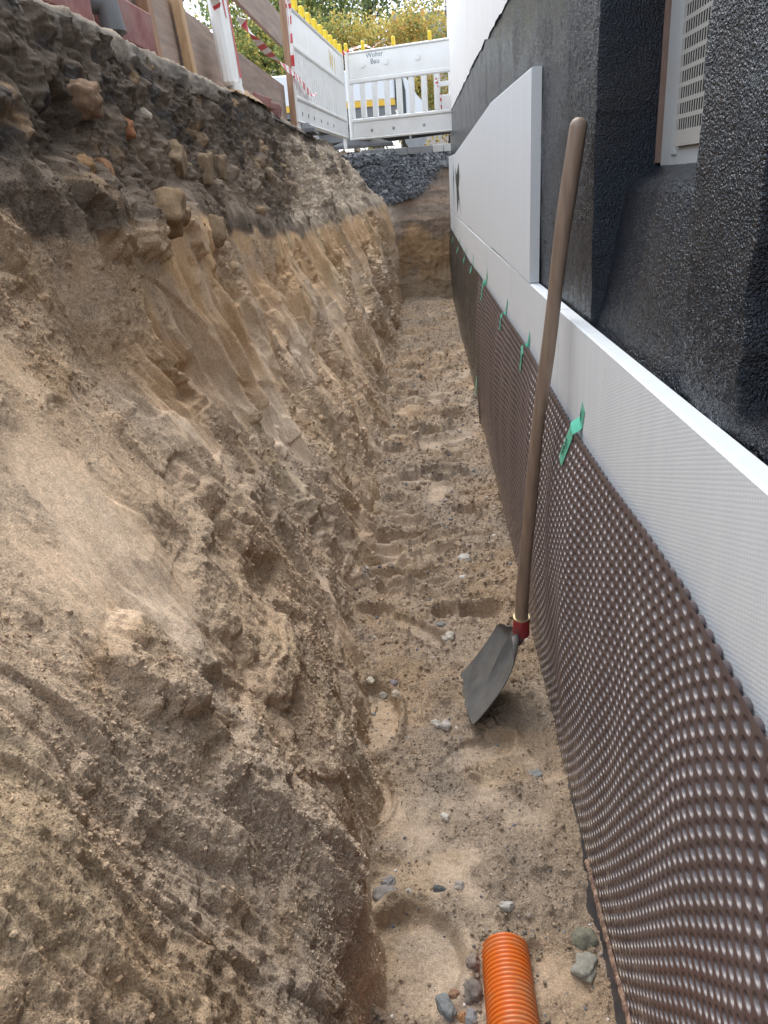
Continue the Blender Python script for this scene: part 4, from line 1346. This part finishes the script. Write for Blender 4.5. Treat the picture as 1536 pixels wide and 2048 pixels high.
# ------------------------------------------------------------------ THINGS ON THE STREET EDGE
M_board = mat('weathered_board', (.33, .245, .20), .8, .14, 3, .25, 26, .0015, col2=(.46, .36, .30), stretch=(10, 1, 10), stain=(.22, .19, .18), stain_amt=.6, stain_scale=1.4)
M_batten = mat('fresh_batten', (.56, .36, .20), .7, .12, 4, .2, 30, .001, col2=(.66, .46, .28), stretch=(10, 10, 1), stain=(.40, .25, .14), stain_amt=.5, stain_scale=3)
M_batten2 = mat('brown_batten', (.30, .17, .10), .7, .15, 4, .2, 30, .001, col2=(.42, .25, .16), stretch=(10, 10, 1))
GBD = 'formwork boards along the trench edge'


def board(p0, p1, th, hgt, label, z=None):
    b = MB(); b.beam(p0, p1, th, hgt, ch=.003)
    o = b.build('board', M_board)
    tag(o, label, 'board', GBD)
    return o


board((-1.27, 3.0, 2.235), (-1.27, 5.35, 2.235), .028, .42, 'weathered board at the left picture edge behind the first battens')
board((-1.272, 5.355, 2.232), (-1.272, 8.0, 2.215), .028, .40, 'weathered board running from the white beacon to the brown post')
board((-1.17, 5.0, 2.78), (-1.17, 7.50, 2.765), .03, .24, 'raised board high on the brown post, seen from below')
board((-1.30, 1.2, 2.30), (-1.30, 2.995, 2.30), .028, .5, 'nearest weathered board behind the red paver blocks')


def batten(p0, p1, a, c, m, label):
    b = MB(); b.beam(p0, p1, a, c, up=(0, 1, 0), ch=.003)
    return tag(b.build('batten', m), label, 'batten', 'wooden battens holding the boards')


batten((-1.215, 4.66, 2.0), (-1.225, 4.37, 3.1), .045, .07, M_batten, 'bright new batten leaning, between the board and the beacon')
batten((-1.21, 4.04, 2.0), (-1.22, 3.83, 3.0), .05, .07, M_batten2, 'darker batten at the end of the red paver blocks')
batten((-1.19, 7.93, 1.95), (-1.19, 7.93, 3.6), .05, .06, M_batten2, 'tall brown post where the boards meet the white barrier')

M_paver = mat('red_paver', (.26, .10, .10), .85, .18, 10, .4, 60, .003, col2=(.38, .17, .16), stain=(.32, .27, .24), stain_amt=.6, stain_scale=5)
GP = 'red paver blocks left on the trench edge'


def paver(c, d, rz, label, ry=0):
    b = MB(); b.box((0, 0, 0), d, Matrix.Rotation(rz, 3, 'Z') @ Matrix.Rotation(ry, 3, 'Y'), .006)
    o = b.build('paver', M_paver); o.location = c
    tag(o, label, 'paver', GP)


paver((-1.13, 2.80, 2.125), (.09, .36, .13), .02, 'red paver nearest the left top corner of the picture')
paver((-1.13, 3.42, 2.13), (.10, .36, .145), -.02, 'red paver standing right of the dark gap and hose')
paver((-1.12, 5.98, 2.085), (.13, .26, .085), .25, 'tilted red paver on the small sand heap', .35)
paver((-1.11, 6.34, 2.075), (.13, .28, .085), .1, 'second tilted red paver, leaning on the first one', .30)
b = MB(); b.tube([(-1.30, 3.0, 2.16), (-1.17, 3.12, 2.17), (-1.09, 3.14, 2.15), (-1.08, 3.13, 2.06)], .045, 16)
tag(b.build('hose', mat('grey_hose', (.12, .125, .13), .5, .1, 6, .1), smooth=True), 'dark grey hose end lying between two red pavers', 'hose')
# small sand heap
hn = 70
hu, hv = np.meshgrid(np.linspace(-1, 1, hn), np.linspace(-1, 1, hn), indexing='ij')
hr = np.sqrt(hu ** 2 + hv ** 2)
hz = np.clip(1 - hr, 0, 1) ** .8 * .085 * (1 + .5 * fbm(hu * 3, hv * 3, 1, 801, 3)) + .006 * fbm(hu * 14, hv * 14, 1, 803, 3) - .01
Vh = np.stack([-1.14 + hu * .13, 5.35 + hv * .62, 2.045 + hz], -1)
o = npmesh('sand_heap', Vh.reshape(-1, 3), grid_faces(hn, hn)[:, ::-1], M_bank, cols=np.tile([[.50, .36, .24]], (hn * hn, 1)), extra={'gran': np.full(hn * hn, .9)})
tag(o, 'small heap of sand at the foot of the white beacon', 'sand heap')

# white and red warning beacon
M_white = mat('white_plastic', (.86, .87, .86), .45, .03, 4, .08, 60, .001, stain=(.68, .66, .61), stain_amt=.3, stain_scale=3.5)
M_redr = mat('red_reflective', (.62, .05, .06), .45, .08, 20, .05)
M_yel = mat('yellow_plastic', (.80, .58, .03), .45, .08, 10, .05)
bea = tag(empty('warning_beacon', (-1.12, 5.15, 2.09)), 'leaning white warning beacon with faded red stripes on a sand heap', 'beacon')
bea.rotation_euler = (math.radians(5), math.radians(-3), 0)
b = MB(); b.box((0, 0, .62), (.062, .235, 1.2), ch=.018); b.box((.012, .16, .62), (.03, .085, 1.2), ch=.01)
b.build('beacon_body', M_white, bea)
b = MB(); b.tube([(0, .02, -.06), (0, .02, .03)], [.07, .055], 16); b.build('beacon_foot', M_white, bea, smooth=True)
b = MB()
for k in range(3):
    z0 = .36 + k * .36
    b.add([(.0335, -.06, z0 + .3), (.0335, .05, z0 + .3), (.0335, .05, z0), (.0335, .03, z0)], [(0, 1, 2, 3)])
b.add([(.0295, .135, .06), (.0295, .19, .06), (.0295, .19, .5), (.0295, .17, .62)], [(0, 1, 2, 3)])
b.build('red_stripes', M_redr, bea)


def warning_tape(pts, wdt, label, twist=3.0, n=90, ph=0):
    """red and white barrier tape, twisting; returns a thing with red and white as material slots of one mesh"""
    pts = [Vector(p) for p in pts]
    # catmull-rom
    Q = []
    for i in range(len(pts) - 1):
        a, b_, c_, d_ = pts[max(i - 1, 0)], pts[i], pts[i + 1], pts[min(i + 2, len(pts) - 1)]
        for t in np.linspace(0, 1, n // (len(pts) - 1), endpoint=False):
            Q.append(.5 * ((2 * b_) + (c_ - a) * t + (2 * a - 5 * b_ + 4 * c_ - d_) * t * t + (3 * b_ - a - 3 * c_ + d_) * t ** 3))
    Q.append(pts[-1])
    vs = []; fs = []
    for i, q_ in enumerate(Q):
        d = (Q[min(i + 1, len(Q) - 1)] - Q[max(i - 1, 0)]).normalized()
        x = d.cross(Vector((.3, 0, 1))).normalized(); z = x.cross(d)
        an = twist * math.sin(i / len(Q) * 5 + ph) + i * .05
        s_ = (x * math.cos(an) + z * math.sin(an)) * wdt / 2
        c_ = Vector(q_)
        vs += [c_ - s_, c_ + s_]
    for i in range(len(Q) - 1): fs.append((2 * i, 2 * i + 1, 2 * i + 3, 2 * i + 2))
    b = MB(); b.add(vs, fs)
    o = b.build('barrier_tape', M_white, recalc=False)
    o.data.materials.append(M_redr)
    for i, p in enumerate(o.data.polygons): p.material_index = (i // 6) % 2
    so = o.modifiers.new('t', 'SOLIDIFY'); so.thickness = .0012
    tag(o, label, 'barrier tape', 'red and white barrier tapes')


# ------------------------------------------------------------------ WHITE BARRIERS
def barrier(name, p0, p1, z0, z1, label, holes_open, caps, feet, writing=None, left=False):
    """plastic barrier panel from p0 to p1 (xy); local u along, v up"""
    p0, p1 = Vector((*p0, z0)), Vector((*p1, z0))
    Ln = (p1 - p0).length
    r = tag(empty(name, p0), label, 'barrier', 'white site barriers round the trench')
    d = (p1 - p0).normalized()
    r.rotation_euler = (0, 0, math.atan2(d.y, d.x))
    H = z1 - z0
    th = .045
    b = MB()
    bx_ = lambda u0, u1, v0, v1, t=th, off_=0, ch=.006: b.box(((u0 + u1) / 2, off_, (v0 + v1) / 2), (u1 - u0, t, v1 - v0), ch=ch)
    rails = [(0, .028), (.205, .25), (.645, .70), (.975, 1.0)]
    # end stiles
    bx_(0, .05, 0, H, th + .012, ch=.012); bx_(Ln - .05, Ln, 0, H, th + .012, ch=.012)
    # upper and lower solid fields (recessed), with frames
    bx_(.05, Ln - .05, .70 * H, .972 * H, th - .02)
    bx_(.05, Ln - .05, .028 * H, .205 * H, th - .02)
    for a, c in rails: bx_(.045, Ln - .045, a * H, c * H, th + .016, ch=.012)
    # slatted middle
    nb = int(round((Ln - .1) / (.163 if holes_open else .118)))
    sh = .037 if holes_open else .029
    w_ = (Ln - .1) / nb
    for i in range(nb + 1):
        u = .05 + i * w_
        if holes_open and i == 8: u += .07
        bx_(u - sh, u + sh, .25 * H, .645 * H, th - .006, ch=.010)
        if not holes_open and i < nb:
            # closed fields between ribs
            if i not in (3,):
                bx_(u + .029, u + w_ - .029, .25 * H, .645 * H, th - .030, ch=0)
            else:
                bx_(u + .029, u + w_ - .029, .25 * H, .30 * H, th - .030, ch=0)
                bx_(u + .029, u + w_ - .029, .36 * H, .555 * H, th - .030, ch=0)
                bx_(u + .029, u + w_ - .029, .61 * H, .645 * H, th - .030, ch=0)
    if holes_open:
        u0 = .05 + 7 * w_ - .0
        bx_(u0 + .03, u0 + .22, .25 * H, .41 * H, th - .010); bx_(u0 + .03, u0 + .22, .50 * H, .555 * H, th - .010)
        for k in range(6): bx_(u0 + .06, u0 + .19, (.27 + .023 * k) * H, (.277 + .023 * k) * H, th - .004, ch=0)
    b.build('panel', M_white, r)
    # round bosses and drain plugs
    if holes_open:
        for u in [.25, .57, 1.0]:
            b = MB(); b.tube([(u, -.0135, .842 * H), (u, -.024, .842 * H), (u, -.0245, .842 * H), (u, -.019, .842 * H)], [.038, .034, .026, .020], 20)
            b.build('boss', M_white, r, smooth=True)
    mpl = mat('plug_grey', (.33, .33, .32), .6)
    for u in ([.32, .63, 1.05] if holes_open else [.3, .6, .9, 1.3, 1.7, 2.1]):
        b = MB(); b.tube([(u, -.0135, .10 * H), (u, -.0175, .10 * H), (u, -.0178, .10 * H), (u, -.0155, .10 * H)], [.020, .017, .011, .010], 14)
        b.build('drain_plug', mpl, r, smooth=True)
    for u in caps:
        b = MB(); b.box((u, 0, H + .048), (.040, .05, .115), ch=.010)
        b.box((u, -.018, H + .05), (.024, .03, .085), ch=.004)
        b.build('reflector', M_yel, r)
    for u in feet:
        b = MB(); b.box((u, 0, -.06), (.04, .04, .12)); b.build('peg', M_white, r)
    if writing:
        for (s_, u, v, sz, mm_, rot) in writing:
            mw = Matrix.Translation((u, -.0142, v * H)) @ Matrix.Rotation(math.pi / 2, 4, 'X') @ Matrix.Rotation(rot, 4, 'Z')
            text_mesh('lettering', s_, sz, mm_, r, mw, .0006)
    return r


M_pen = mat('felt_pen', (.20, .23, .27), .6)
M_ypaint = mat('yellow_spray', (.75, .55, .12), .6)
bar_open = barrier('site_barrier', (-.955, 11.28), (1.03, 10.50), 2.085, 3.10, 'white barrier with open slots across the trench end, pen writing on it', True,
        [.02, .26, .68, 1.16], [.1, 1.9], [('Wolter', .42, .935, .078, M_pen, .03), ('Bau', .42, .865, .085, M_pen, .02)])
bar_closed = barrier('site_barrier', (-1.19, 8.04), (-1.0, 11.20), 2.105, 3.07, 'white barrier with closed ribs seen edge on, row of yellow reflectors', False,
        list(np.linspace(.10, 3.05, 10)), [.1, 3.0], [('W J', 2.35, .80, .26, M_ypaint, -.1)])
M_foot = mat('recycled_grey', (.17, .18, .195), .8, .15, 8, .4, 50, .003, stain=(.28, .27, .26), stain_amt=.5, stain_scale=6)


def foot(loc, sx, sy, rz, par):
    b = MB(); h1 = .085
    b.add([(-sx, -sy, 0), (sx, -sy, 0), (sx, sy, 0), (-sx, sy, 0), (-sx * .6, -sy * .75, h1), (sx * .6, -sy * .75, h1), (sx * .6, sy * .75, h1), (-sx * .6, sy * .75, h1),
           (-sx, -sy, .03), (sx, -sy, .03), (sx, sy, .03), (-sx, sy, .03)],
          [(3, 2, 1, 0), (4, 5, 6, 7), (0, 1, 9, 8), (1, 2, 10, 9), (2, 3, 11, 10), (3, 0, 8, 11), (8, 9, 5, 4), (9, 10, 6, 5), (10, 11, 7, 6), (11, 8, 4, 7)])
    b.box((0, 0, h1 + .006), (sx * .5, sy * .9, .014), ch=.003)
    o = b.build('foot', M_foot, par)
    o.matrix_parent_inverse = (Matrix.Translation(par.location) @ par.rotation_euler.to_matrix().to_4x4()).inverted()
    o.location = loc; o.rotation_euler = (0, 0, rz)


foot((-.80, 11.32, 2.0), .40, .15, .02, bar_open)
foot((-1.20, 8.45, 2.03), .15, .30, .05, bar_closed)

# paving blocks along the end of the trench
M_pb = mat('grey_paving_block', (.235, .245, .255), .85, .12, 9, .35, 70, .003, stain=(.15, .155, .16), stain_amt=.5, stain_scale=8)
M_pb2 = mat('light_paving_block', (.46, .47, .47), .85, .08, 9, .3, 70, .003)
xpos = -.88
k = 0
rr = random.Random(3)
desc = ['leftmost', 'second', 'third', 'fourth', 'fifth', 'sixth', 'seventh', 'eighth', 'ninth', 'tenth', 'eleventh', 'twelfth']
while xpos < .45:
    wd = .098 if k in (8, 9) else .16 + rr.uniform(-.02, .03)
    b = MB(); b.box((0, 0, 0), (wd - .006, .2, .10), Matrix.Rotation(rr.uniform(-.03, .03), 3, 'Y'), .006)
    pale = k in (6, 7)
    o = b.build('paving_block', M_pb2 if pale else M_pb); o.location = (xpos + wd / 2, 12.02 + rr.uniform(-.02, .02), 1.945 + (.005 if pale else rr.uniform(-.008, .004)))
    tag(o, '%s paving block from the left in the cut row above the crushed stone%s' % (desc[min(k, 11)], ', pale' if pale else ', dark grey'), 'paving block', 'cut row of paving blocks at the trench end')
    xpos += wd; k += 1

warning_tape([(-1.10, 5.55, 2.52), (-1.11, 6.2, 2.47), (-1.12, 7.0, 2.46), (-1.15, 7.9, 2.50)], .055, 'barrier tape sagging from the white beacon to the brown post', 2.2)
warning_tape([(-1.15, 7.92, 2.50), (-1.13, 8.1, 2.47), (-1.10, 8.5, 2.40), (-1.08, 8.75, 2.40)], .06, 'loose tape end fluttering in front of the closed barrier', 1.2, ph=1)
warning_tape([(-1.13, 4.3, 2.66), (-1.12, 4.7, 2.60), (-1.115, 5.05, 2.46)], .05, 'short piece of tape running to the beacon at the top picture edge', 1.0, ph=2)
warning_tape([(-1.16, 7.98, 2.50), (-1.15, 8.02, 2.8), (-1.14, 8.03, 3.03), (-1.16, 8.0, 3.09), (-1.18, 7.96, 3.0)], .035, 'tape knotted round the near top corner of the closed barrier', 1.0, ph=.3)
warning_tape([(-1.02, 11.15, 3.06), (-.93, 11.25, 3.11), (-.7, 11.2, 3.15), (-.6, 11.16, 3.10)], .05, 'tape wound round the joint of the two barriers', 1.0, ph=.5)
warning_tape([(-.60, 11.16, 3.11), (-.5, 11.12, 3.16), (-.40, 11.1, 3.18)], .012, 'thin loose tape end sticking out over the open barrier', .3)
warning_tape([(.18, 10.78, 2.98 - .28), (.20, 10.76, 2.60), (.23, 10.76, 2.50), (.24, 10.75, 2.32)], .03, 'tape strip hanging in the square opening near the house', 1.3)

# ------------------------------------------------------------------ VEHICLES BEHIND
M_vw = mat('vehicle_white', (.72, .75, .78), .3, .02, 2, .02)
M_vy = mat('vehicle_yellow', (.75, .45, .04), .4, .05)
M_vg = mat('vehicle_grey', (.17, .175, .18), .5, .1)
M_rub = mat('rubber', (.022, .022, .024), .75, .15, 20, .3, 60, .002)
M_glass = mat('vehicle_glass', (.02, .025, .03), .08, .1, 2, 0)
M_gal = mat('galvanised', (.30, .31, .32), .45, .12, 14, .1, 60, .001, metal=.5)


def wheel(par, loc, r_, w_, ax='y'):
    b = MB(); pr = [(-w_ / 2, r_ * .62), (-w_ / 2, r_ * .93), (-w_ / 2 + .02, r_), (w_ / 2 - .02, r_), (w_ / 2, r_ * .93), (w_ / 2, r_ * .62)]
    c = Vector(loc)
    pts = [c + Vector((0, p, 0)) for p, _ in pr]
    b.tube(pts, [q for _, q in pr], 32, cap=True)
    t = b.build('tyre', M_rub, par, smooth=True)
    b = MB(); b.tube([c + Vector((0, -w_ / 2 - .004, 0)), c + Vector((0, -w_ / 2 + .03, 0)), c + Vector((0, -w_ / 2 + .031, 0))], [r_ * .60, r_ * .5, r_ * .2], 24)
    b.build('rim', M_gal, t, smooth=True)


truck = tag(empty('delivery_truck', (-3.45, 17, 2)), 'white truck with yellow stripe and grey skirt parked behind the barrier slots', 'truck')
L0 = Vector((-3.2, 17, 2))
b = MB(); b.box((.98, 1.05, 1.06 + .28), (3.9, 2.1, .56), ch=.03); o = b.build('body', M_vw, truck)
b = MB(); b.box((.98, .0, 1.012), (3.9, .06, .10)); b.build('stripe', M_vy, truck)
b = MB(); b.box((.98, .05, .76), (3.9, .1, .39)); b.build('side_skirt', M_vg, truck)
b = MB()
b.add([(2.96, 0, .5), (2.96, 0, 1.55), (3.1, 0, 1.52), (3.35, 0, 1.12), (3.46, 0, 1.0), (3.48, 0, .5),
       (2.96, 2.0, .5), (2.96, 2.0, 1.55), (3.1, 2.0, 1.52), (3.35, 2.0, 1.12), (3.46, 2.0, 1.0), (3.48, 2.0, .5)],
      [(0, 1, 2, 3, 4, 5), (11, 10, 9, 8, 7, 6)] + [(i, (i + 1) % 6, (i + 1) % 6 + 6, i + 6) for i in range(6)])
b.build('cab', M_vw, truck)
b = MB(); b.add([(2.975, -.012, .75), (2.975, -.012, 1.5), (3.08, -.012, 1.47), (3.14, -.012, 1.2), (3.14, -.012, .75)], [(0, 1, 2, 3, 4)]); b.build('cab_window', M_glass, truck)
wheel(truck, (-.3, .15, .36), .36, .25); wheel(truck, (3.3, .13, .36), .36, .25)

trl = tag(empty('flatbed_trailer', (-1.9, 13.6, 2)), 'dark flatbed trailer frame with wheels standing low behind the barriers', 'trailer')
b = MB(); b.beam((.15, 0, .24), (3.6, -.25, .40), .10, .13, ch=.004); b.beam((.15, 1.5, .24), (3.6, 1.25, .40), .10, .13)
for t in np.linspace(0, 1, 6): b.beam((.3 + 3.1 * t, 0 - .2 * t, .27 + .13 * t), (.3 + 3.1 * t, 1.5 - .2 * t, .27 + .13 * t), .06, .06)
b.build('frame', M_vg, trl)
b = MB(); b.box((1.9, .62, .47), (3.5, 1.5, .035), Matrix.Rotation(-.045, 3, 'Y')); b.build('bed', mat('dark_deck', (.06, .062, .065), .7), trl)
wheel(trl, (.10, -.12, .22), .30, .2)
wheel(trl, (2.75, -.25, .2), .27, .2)
b = MB(); b.box((.10, -.12, .56), (.74, .24, .02), ch=.006); b.box((-.26, -.12, .45), (.02, .24, .2)); b.box((.46, -.12, .45), (.02, .24, .2)); b.build('mudguard', M_rub, trl)
b = MB(); b.beam((1.7, -.1, .33), (1.7, -.1, .02), .035, .035, up=(0, 1, 0)); b.build('prop_stand', M_gal, trl)

# ------------------------------------------------------------------ TREES AND SHRUBS
M_bark = mat('bark', (.075, .06, .05), .9, .3, 6, .8, 20, .02)


def leaf_mat():
    m = bpy.data.materials.new('leaves')
    m.use_nodes = True
    nt = m.node_tree; L = nt.links.new
    b = nt.nodes['Principled BSDF']; o = nt.nodes['Material Output']
    at = N(nt, 'ShaderNodeAttribute'); at.attribute_name = 'col'
    L(at.outputs['Color'], b.inputs['Base Color']); b.inputs['Roughness'].default_value = .6
    b.inputs['Specular IOR Level'].default_value = .3
    tr = N(nt, 'ShaderNodeBsdfTranslucent'); L(at.outputs['Color'], tr.inputs['Color'])
    mx = N(nt, 'ShaderNodeMixShader'); mx.inputs[0].default_value = .35
    L(b.outputs[0], mx.inputs[1]); L(tr.outputs[0], mx.inputs[2]); L(mx.outputs[0], o.inputs[0])
    return m


M_leaf = leaf_mat()


def leaves(name, P, size, Cc, par):
    n = len(P)
    a = rng.normal(size=(n, 3)); a /= np.linalg.norm(a, axis=1, keepdims=True)
    bb = np.cross(a, rng.normal(size=(n, 3))); bb /= np.linalg.norm(bb, axis=1, keepdims=True)
    c = np.cross(a, bb)
    s_ = size * rng.uniform(.6, 1.3, n)[:, None]
    v = np.stack([P - bb * s_, P - c * s_ * .5 + a * s_ * .15, P + bb * s_, P + c * s_ * .5 + a * s_ * .15], 1)
    f = np.arange(4 * n).reshape(n, 4)
    return npmesh(name, v.reshape(-1, 3), f, M_leaf, par, smooth=False, cols=np.repeat(Cc, 4, 0))


PAL = {
    'green': [(.17, .24, .09), (.24, .31, .11), (.34, .36, .13), (.13, .18, .08)],
    'yellow': [(.58, .47, .12), (.66, .55, .18), (.42, .39, .12), (.26, .30, .11), (.56, .34, .10)],
    'mixed': [(.26, .32, .11), (.42, .41, .13), (.55, .45, .13), (.17, .23, .09)],
    'orange': [(.42, .20, .05), (.35, .24, .06), (.25, .20, .06), (.20, .20, .06)],
}


def tree(x, y, h, rad, crown0, pal, label, n=9000, seed=0, name='deciduous_tree', leaf=.075, open_=.5, zb=1.98, limbs=9):
    r_ = random.Random(seed)
    t = tag(empty(name, (x, y, zb)), label, 'tree' if 'tree' in name else 'shrub', 'autumn trees and shrubs behind the barriers')
    b = MB(); tips = []
    top = Vector((r_.uniform(-.4, .4), r_.uniform(-.3, .3), h * .8))
    tr_ = [Vector((0, 0, -.1)), top * .3 + Vector((r_.uniform(-.1, .1), 0, 0)), top * .65, top]
    b.tube(tr_, [h * .024, h * .019, h * .012, h * .004], 10)
    for k in range(limbs):
        f0 = r_.uniform(.25, .9)
        st = top * f0
        an = k * 2.4 + r_.uniform(-.4, .4)
        ln = rad * r_.uniform(.6, 1.0) * (1.1 - .5 * f0)
        e = st + Vector((math.cos(an) * ln, math.sin(an) * ln, ln * r_.uniform(.35, .9)))
        mid = st.lerp(e, .5) + Vector((0, 0, -.06 * ln))
        b.tube([st, mid, e], [h * .010 * (1.2 - f0), h * .006 * (1.2 - f0), .006], 6)
        tips.append(e); tips.append(mid)
        for q in range(4):
            m_ = st.lerp(e, r_.uniform(.4, .9)); an2 = an + r_.uniform(-1.2, 1.2); l2 = ln * r_.uniform(.3, .6)
            e2 = m_ + Vector((math.cos(an2) * l2, math.sin(an2) * l2, l2 * r_.uniform(-.1, .9)))
            b.tube([m_, e2], [h * .003, .004], 5); tips.append(e2)
    b.build('trunk', M_bark, t, smooth=True)
    # crown: clumps on limb tips and through the volume
    nc = 46
    cen = np.array([tuple(r_.choice(tips)) for _ in range(nc)]) if tips else np.zeros((nc, 3))
    extra = []
    while len(extra) < nc:
        p = np.array([r_.uniform(-1, 1) for _ in range(3)])
        if np.linalg.norm(p) < 1 and np.linalg.norm(p) > .35:
            extra.append(p * np.array([rad, rad, (h - crown0) / 2]) + np.array([0, 0, (h + crown0) / 2]))
    cen = np.concatenate([cen, np.array(extra)])
    cen[:, 2] = np.maximum(cen[:, 2], crown0)
    sc_ = rng.uniform(.45, 1.0, len(cen)) * rad * .26
    pick = rng.choice(len(cen), n, p=sc_ ** 2 / (sc_ ** 2).sum())
    P = cen[pick] + rng.normal(size=(n, 3)) * sc_[pick][:, None] * np.array([1, 1, .75])
    base = np.array(PAL[pal])
    tone = rng.choice(len(base), len(cen))
    own = rng.uniform(0, 1, n) < .55
    ci = np.where(own, tone[pick], rng.choice(len(base), n))
    Cc = base[ci] * rng.uniform(.75, 1.3, (n, 1))
    leaves('crown', P, leaf, Cc, t)
    return t


tree(-5.0, 29, 8.0, 1.9, 1.0, 'mixed', 'green and yellow tree seen between the beacon and the raised board', 16000, 1, leaf=.085)
tree(-3.9, 31, 11.5, 2.6, 3.2, 'green', 'tall green tree above the left barrier, dark trunk in its crown', 12000, 2, leaf=.09)
tree(-1.9, 36, 13.5, 3.0, 4.6, 'green', 'tall tree with dark forked trunk above the middle of the shrubs', 9000, 3, leaf=.09)
tree(1.3, 34, 12.5, 3.0, 4.8, 'mixed', 'tree with thin bare limbs beside the house corner', 5000, 4, leaf=.085)
tree(-8.6, 28, 8.2, 1.7, 3.0, 'green', 'sparse tree with bare twigs behind the boards at the left', 500, 5, leaf=.07)
for i, (x, y, h, r_, pal, lab) in enumerate([
        (-3.5, 25.5, 4.2, 1.25, 'mixed', 'green yellow shrub behind the closed barrier'),
        (-2.0, 26.0, 4.5, 1.35, 'yellow', 'bright yellow shrub above the joint of the two barriers'),
        (-.55, 25.5, 4.6, 1.25, 'yellow', 'yellow shrub above the middle of the open barrier'),
        (.75, 26.3, 4.8, 1.3, 'yellow', 'golden shrub next to the house corner above the barrier'),
        (-5.2, 26.5, 4.4, 1.4, 'mixed', 'olive shrub low behind the sagging barrier tape'),
        (1.7, 22.0, 2.1, .9, 'orange', 'low orange shrub seen through the square barrier opening')]):
    tree(x, y, h, r_, .25, pal, lab, 7000, 20 + i, 'autumn_shrub', .06, limbs=7)

# distant row house roof glimpsed through the trees
hs = tag(empty('distant_house', (3.2, 52, 2)), 'far grey roofed house glimpsed between branches by the house corner', 'house')
b = MB(); b.box((0, 0, 3), (9, 6, 6)); b.build('wall', mat('far_wall', (.45, .40, .36), .9), hs)
b = MB(); b.add([(-4.8, -3.3, 5.9), (4.8, -3.3, 5.9), (4.8, 3.3, 5.9), (-4.8, 3.3, 5.9), (-4.8, 0, 8.6), (4.8, 0, 8.6)], [(0, 1, 5, 4), (2, 3, 4, 5), (1, 2, 5), (3, 0, 4), (0, 3, 2, 1)])
b.build('roof', mat('far_roof', (.14, .14, .15), .8), hs)
for u in (-3, -1, 1, 3):
    b = MB(); b.box((u, -3.0, 4.2), (.9, .06, 1.2)); b.build('window', M_glass, hs)
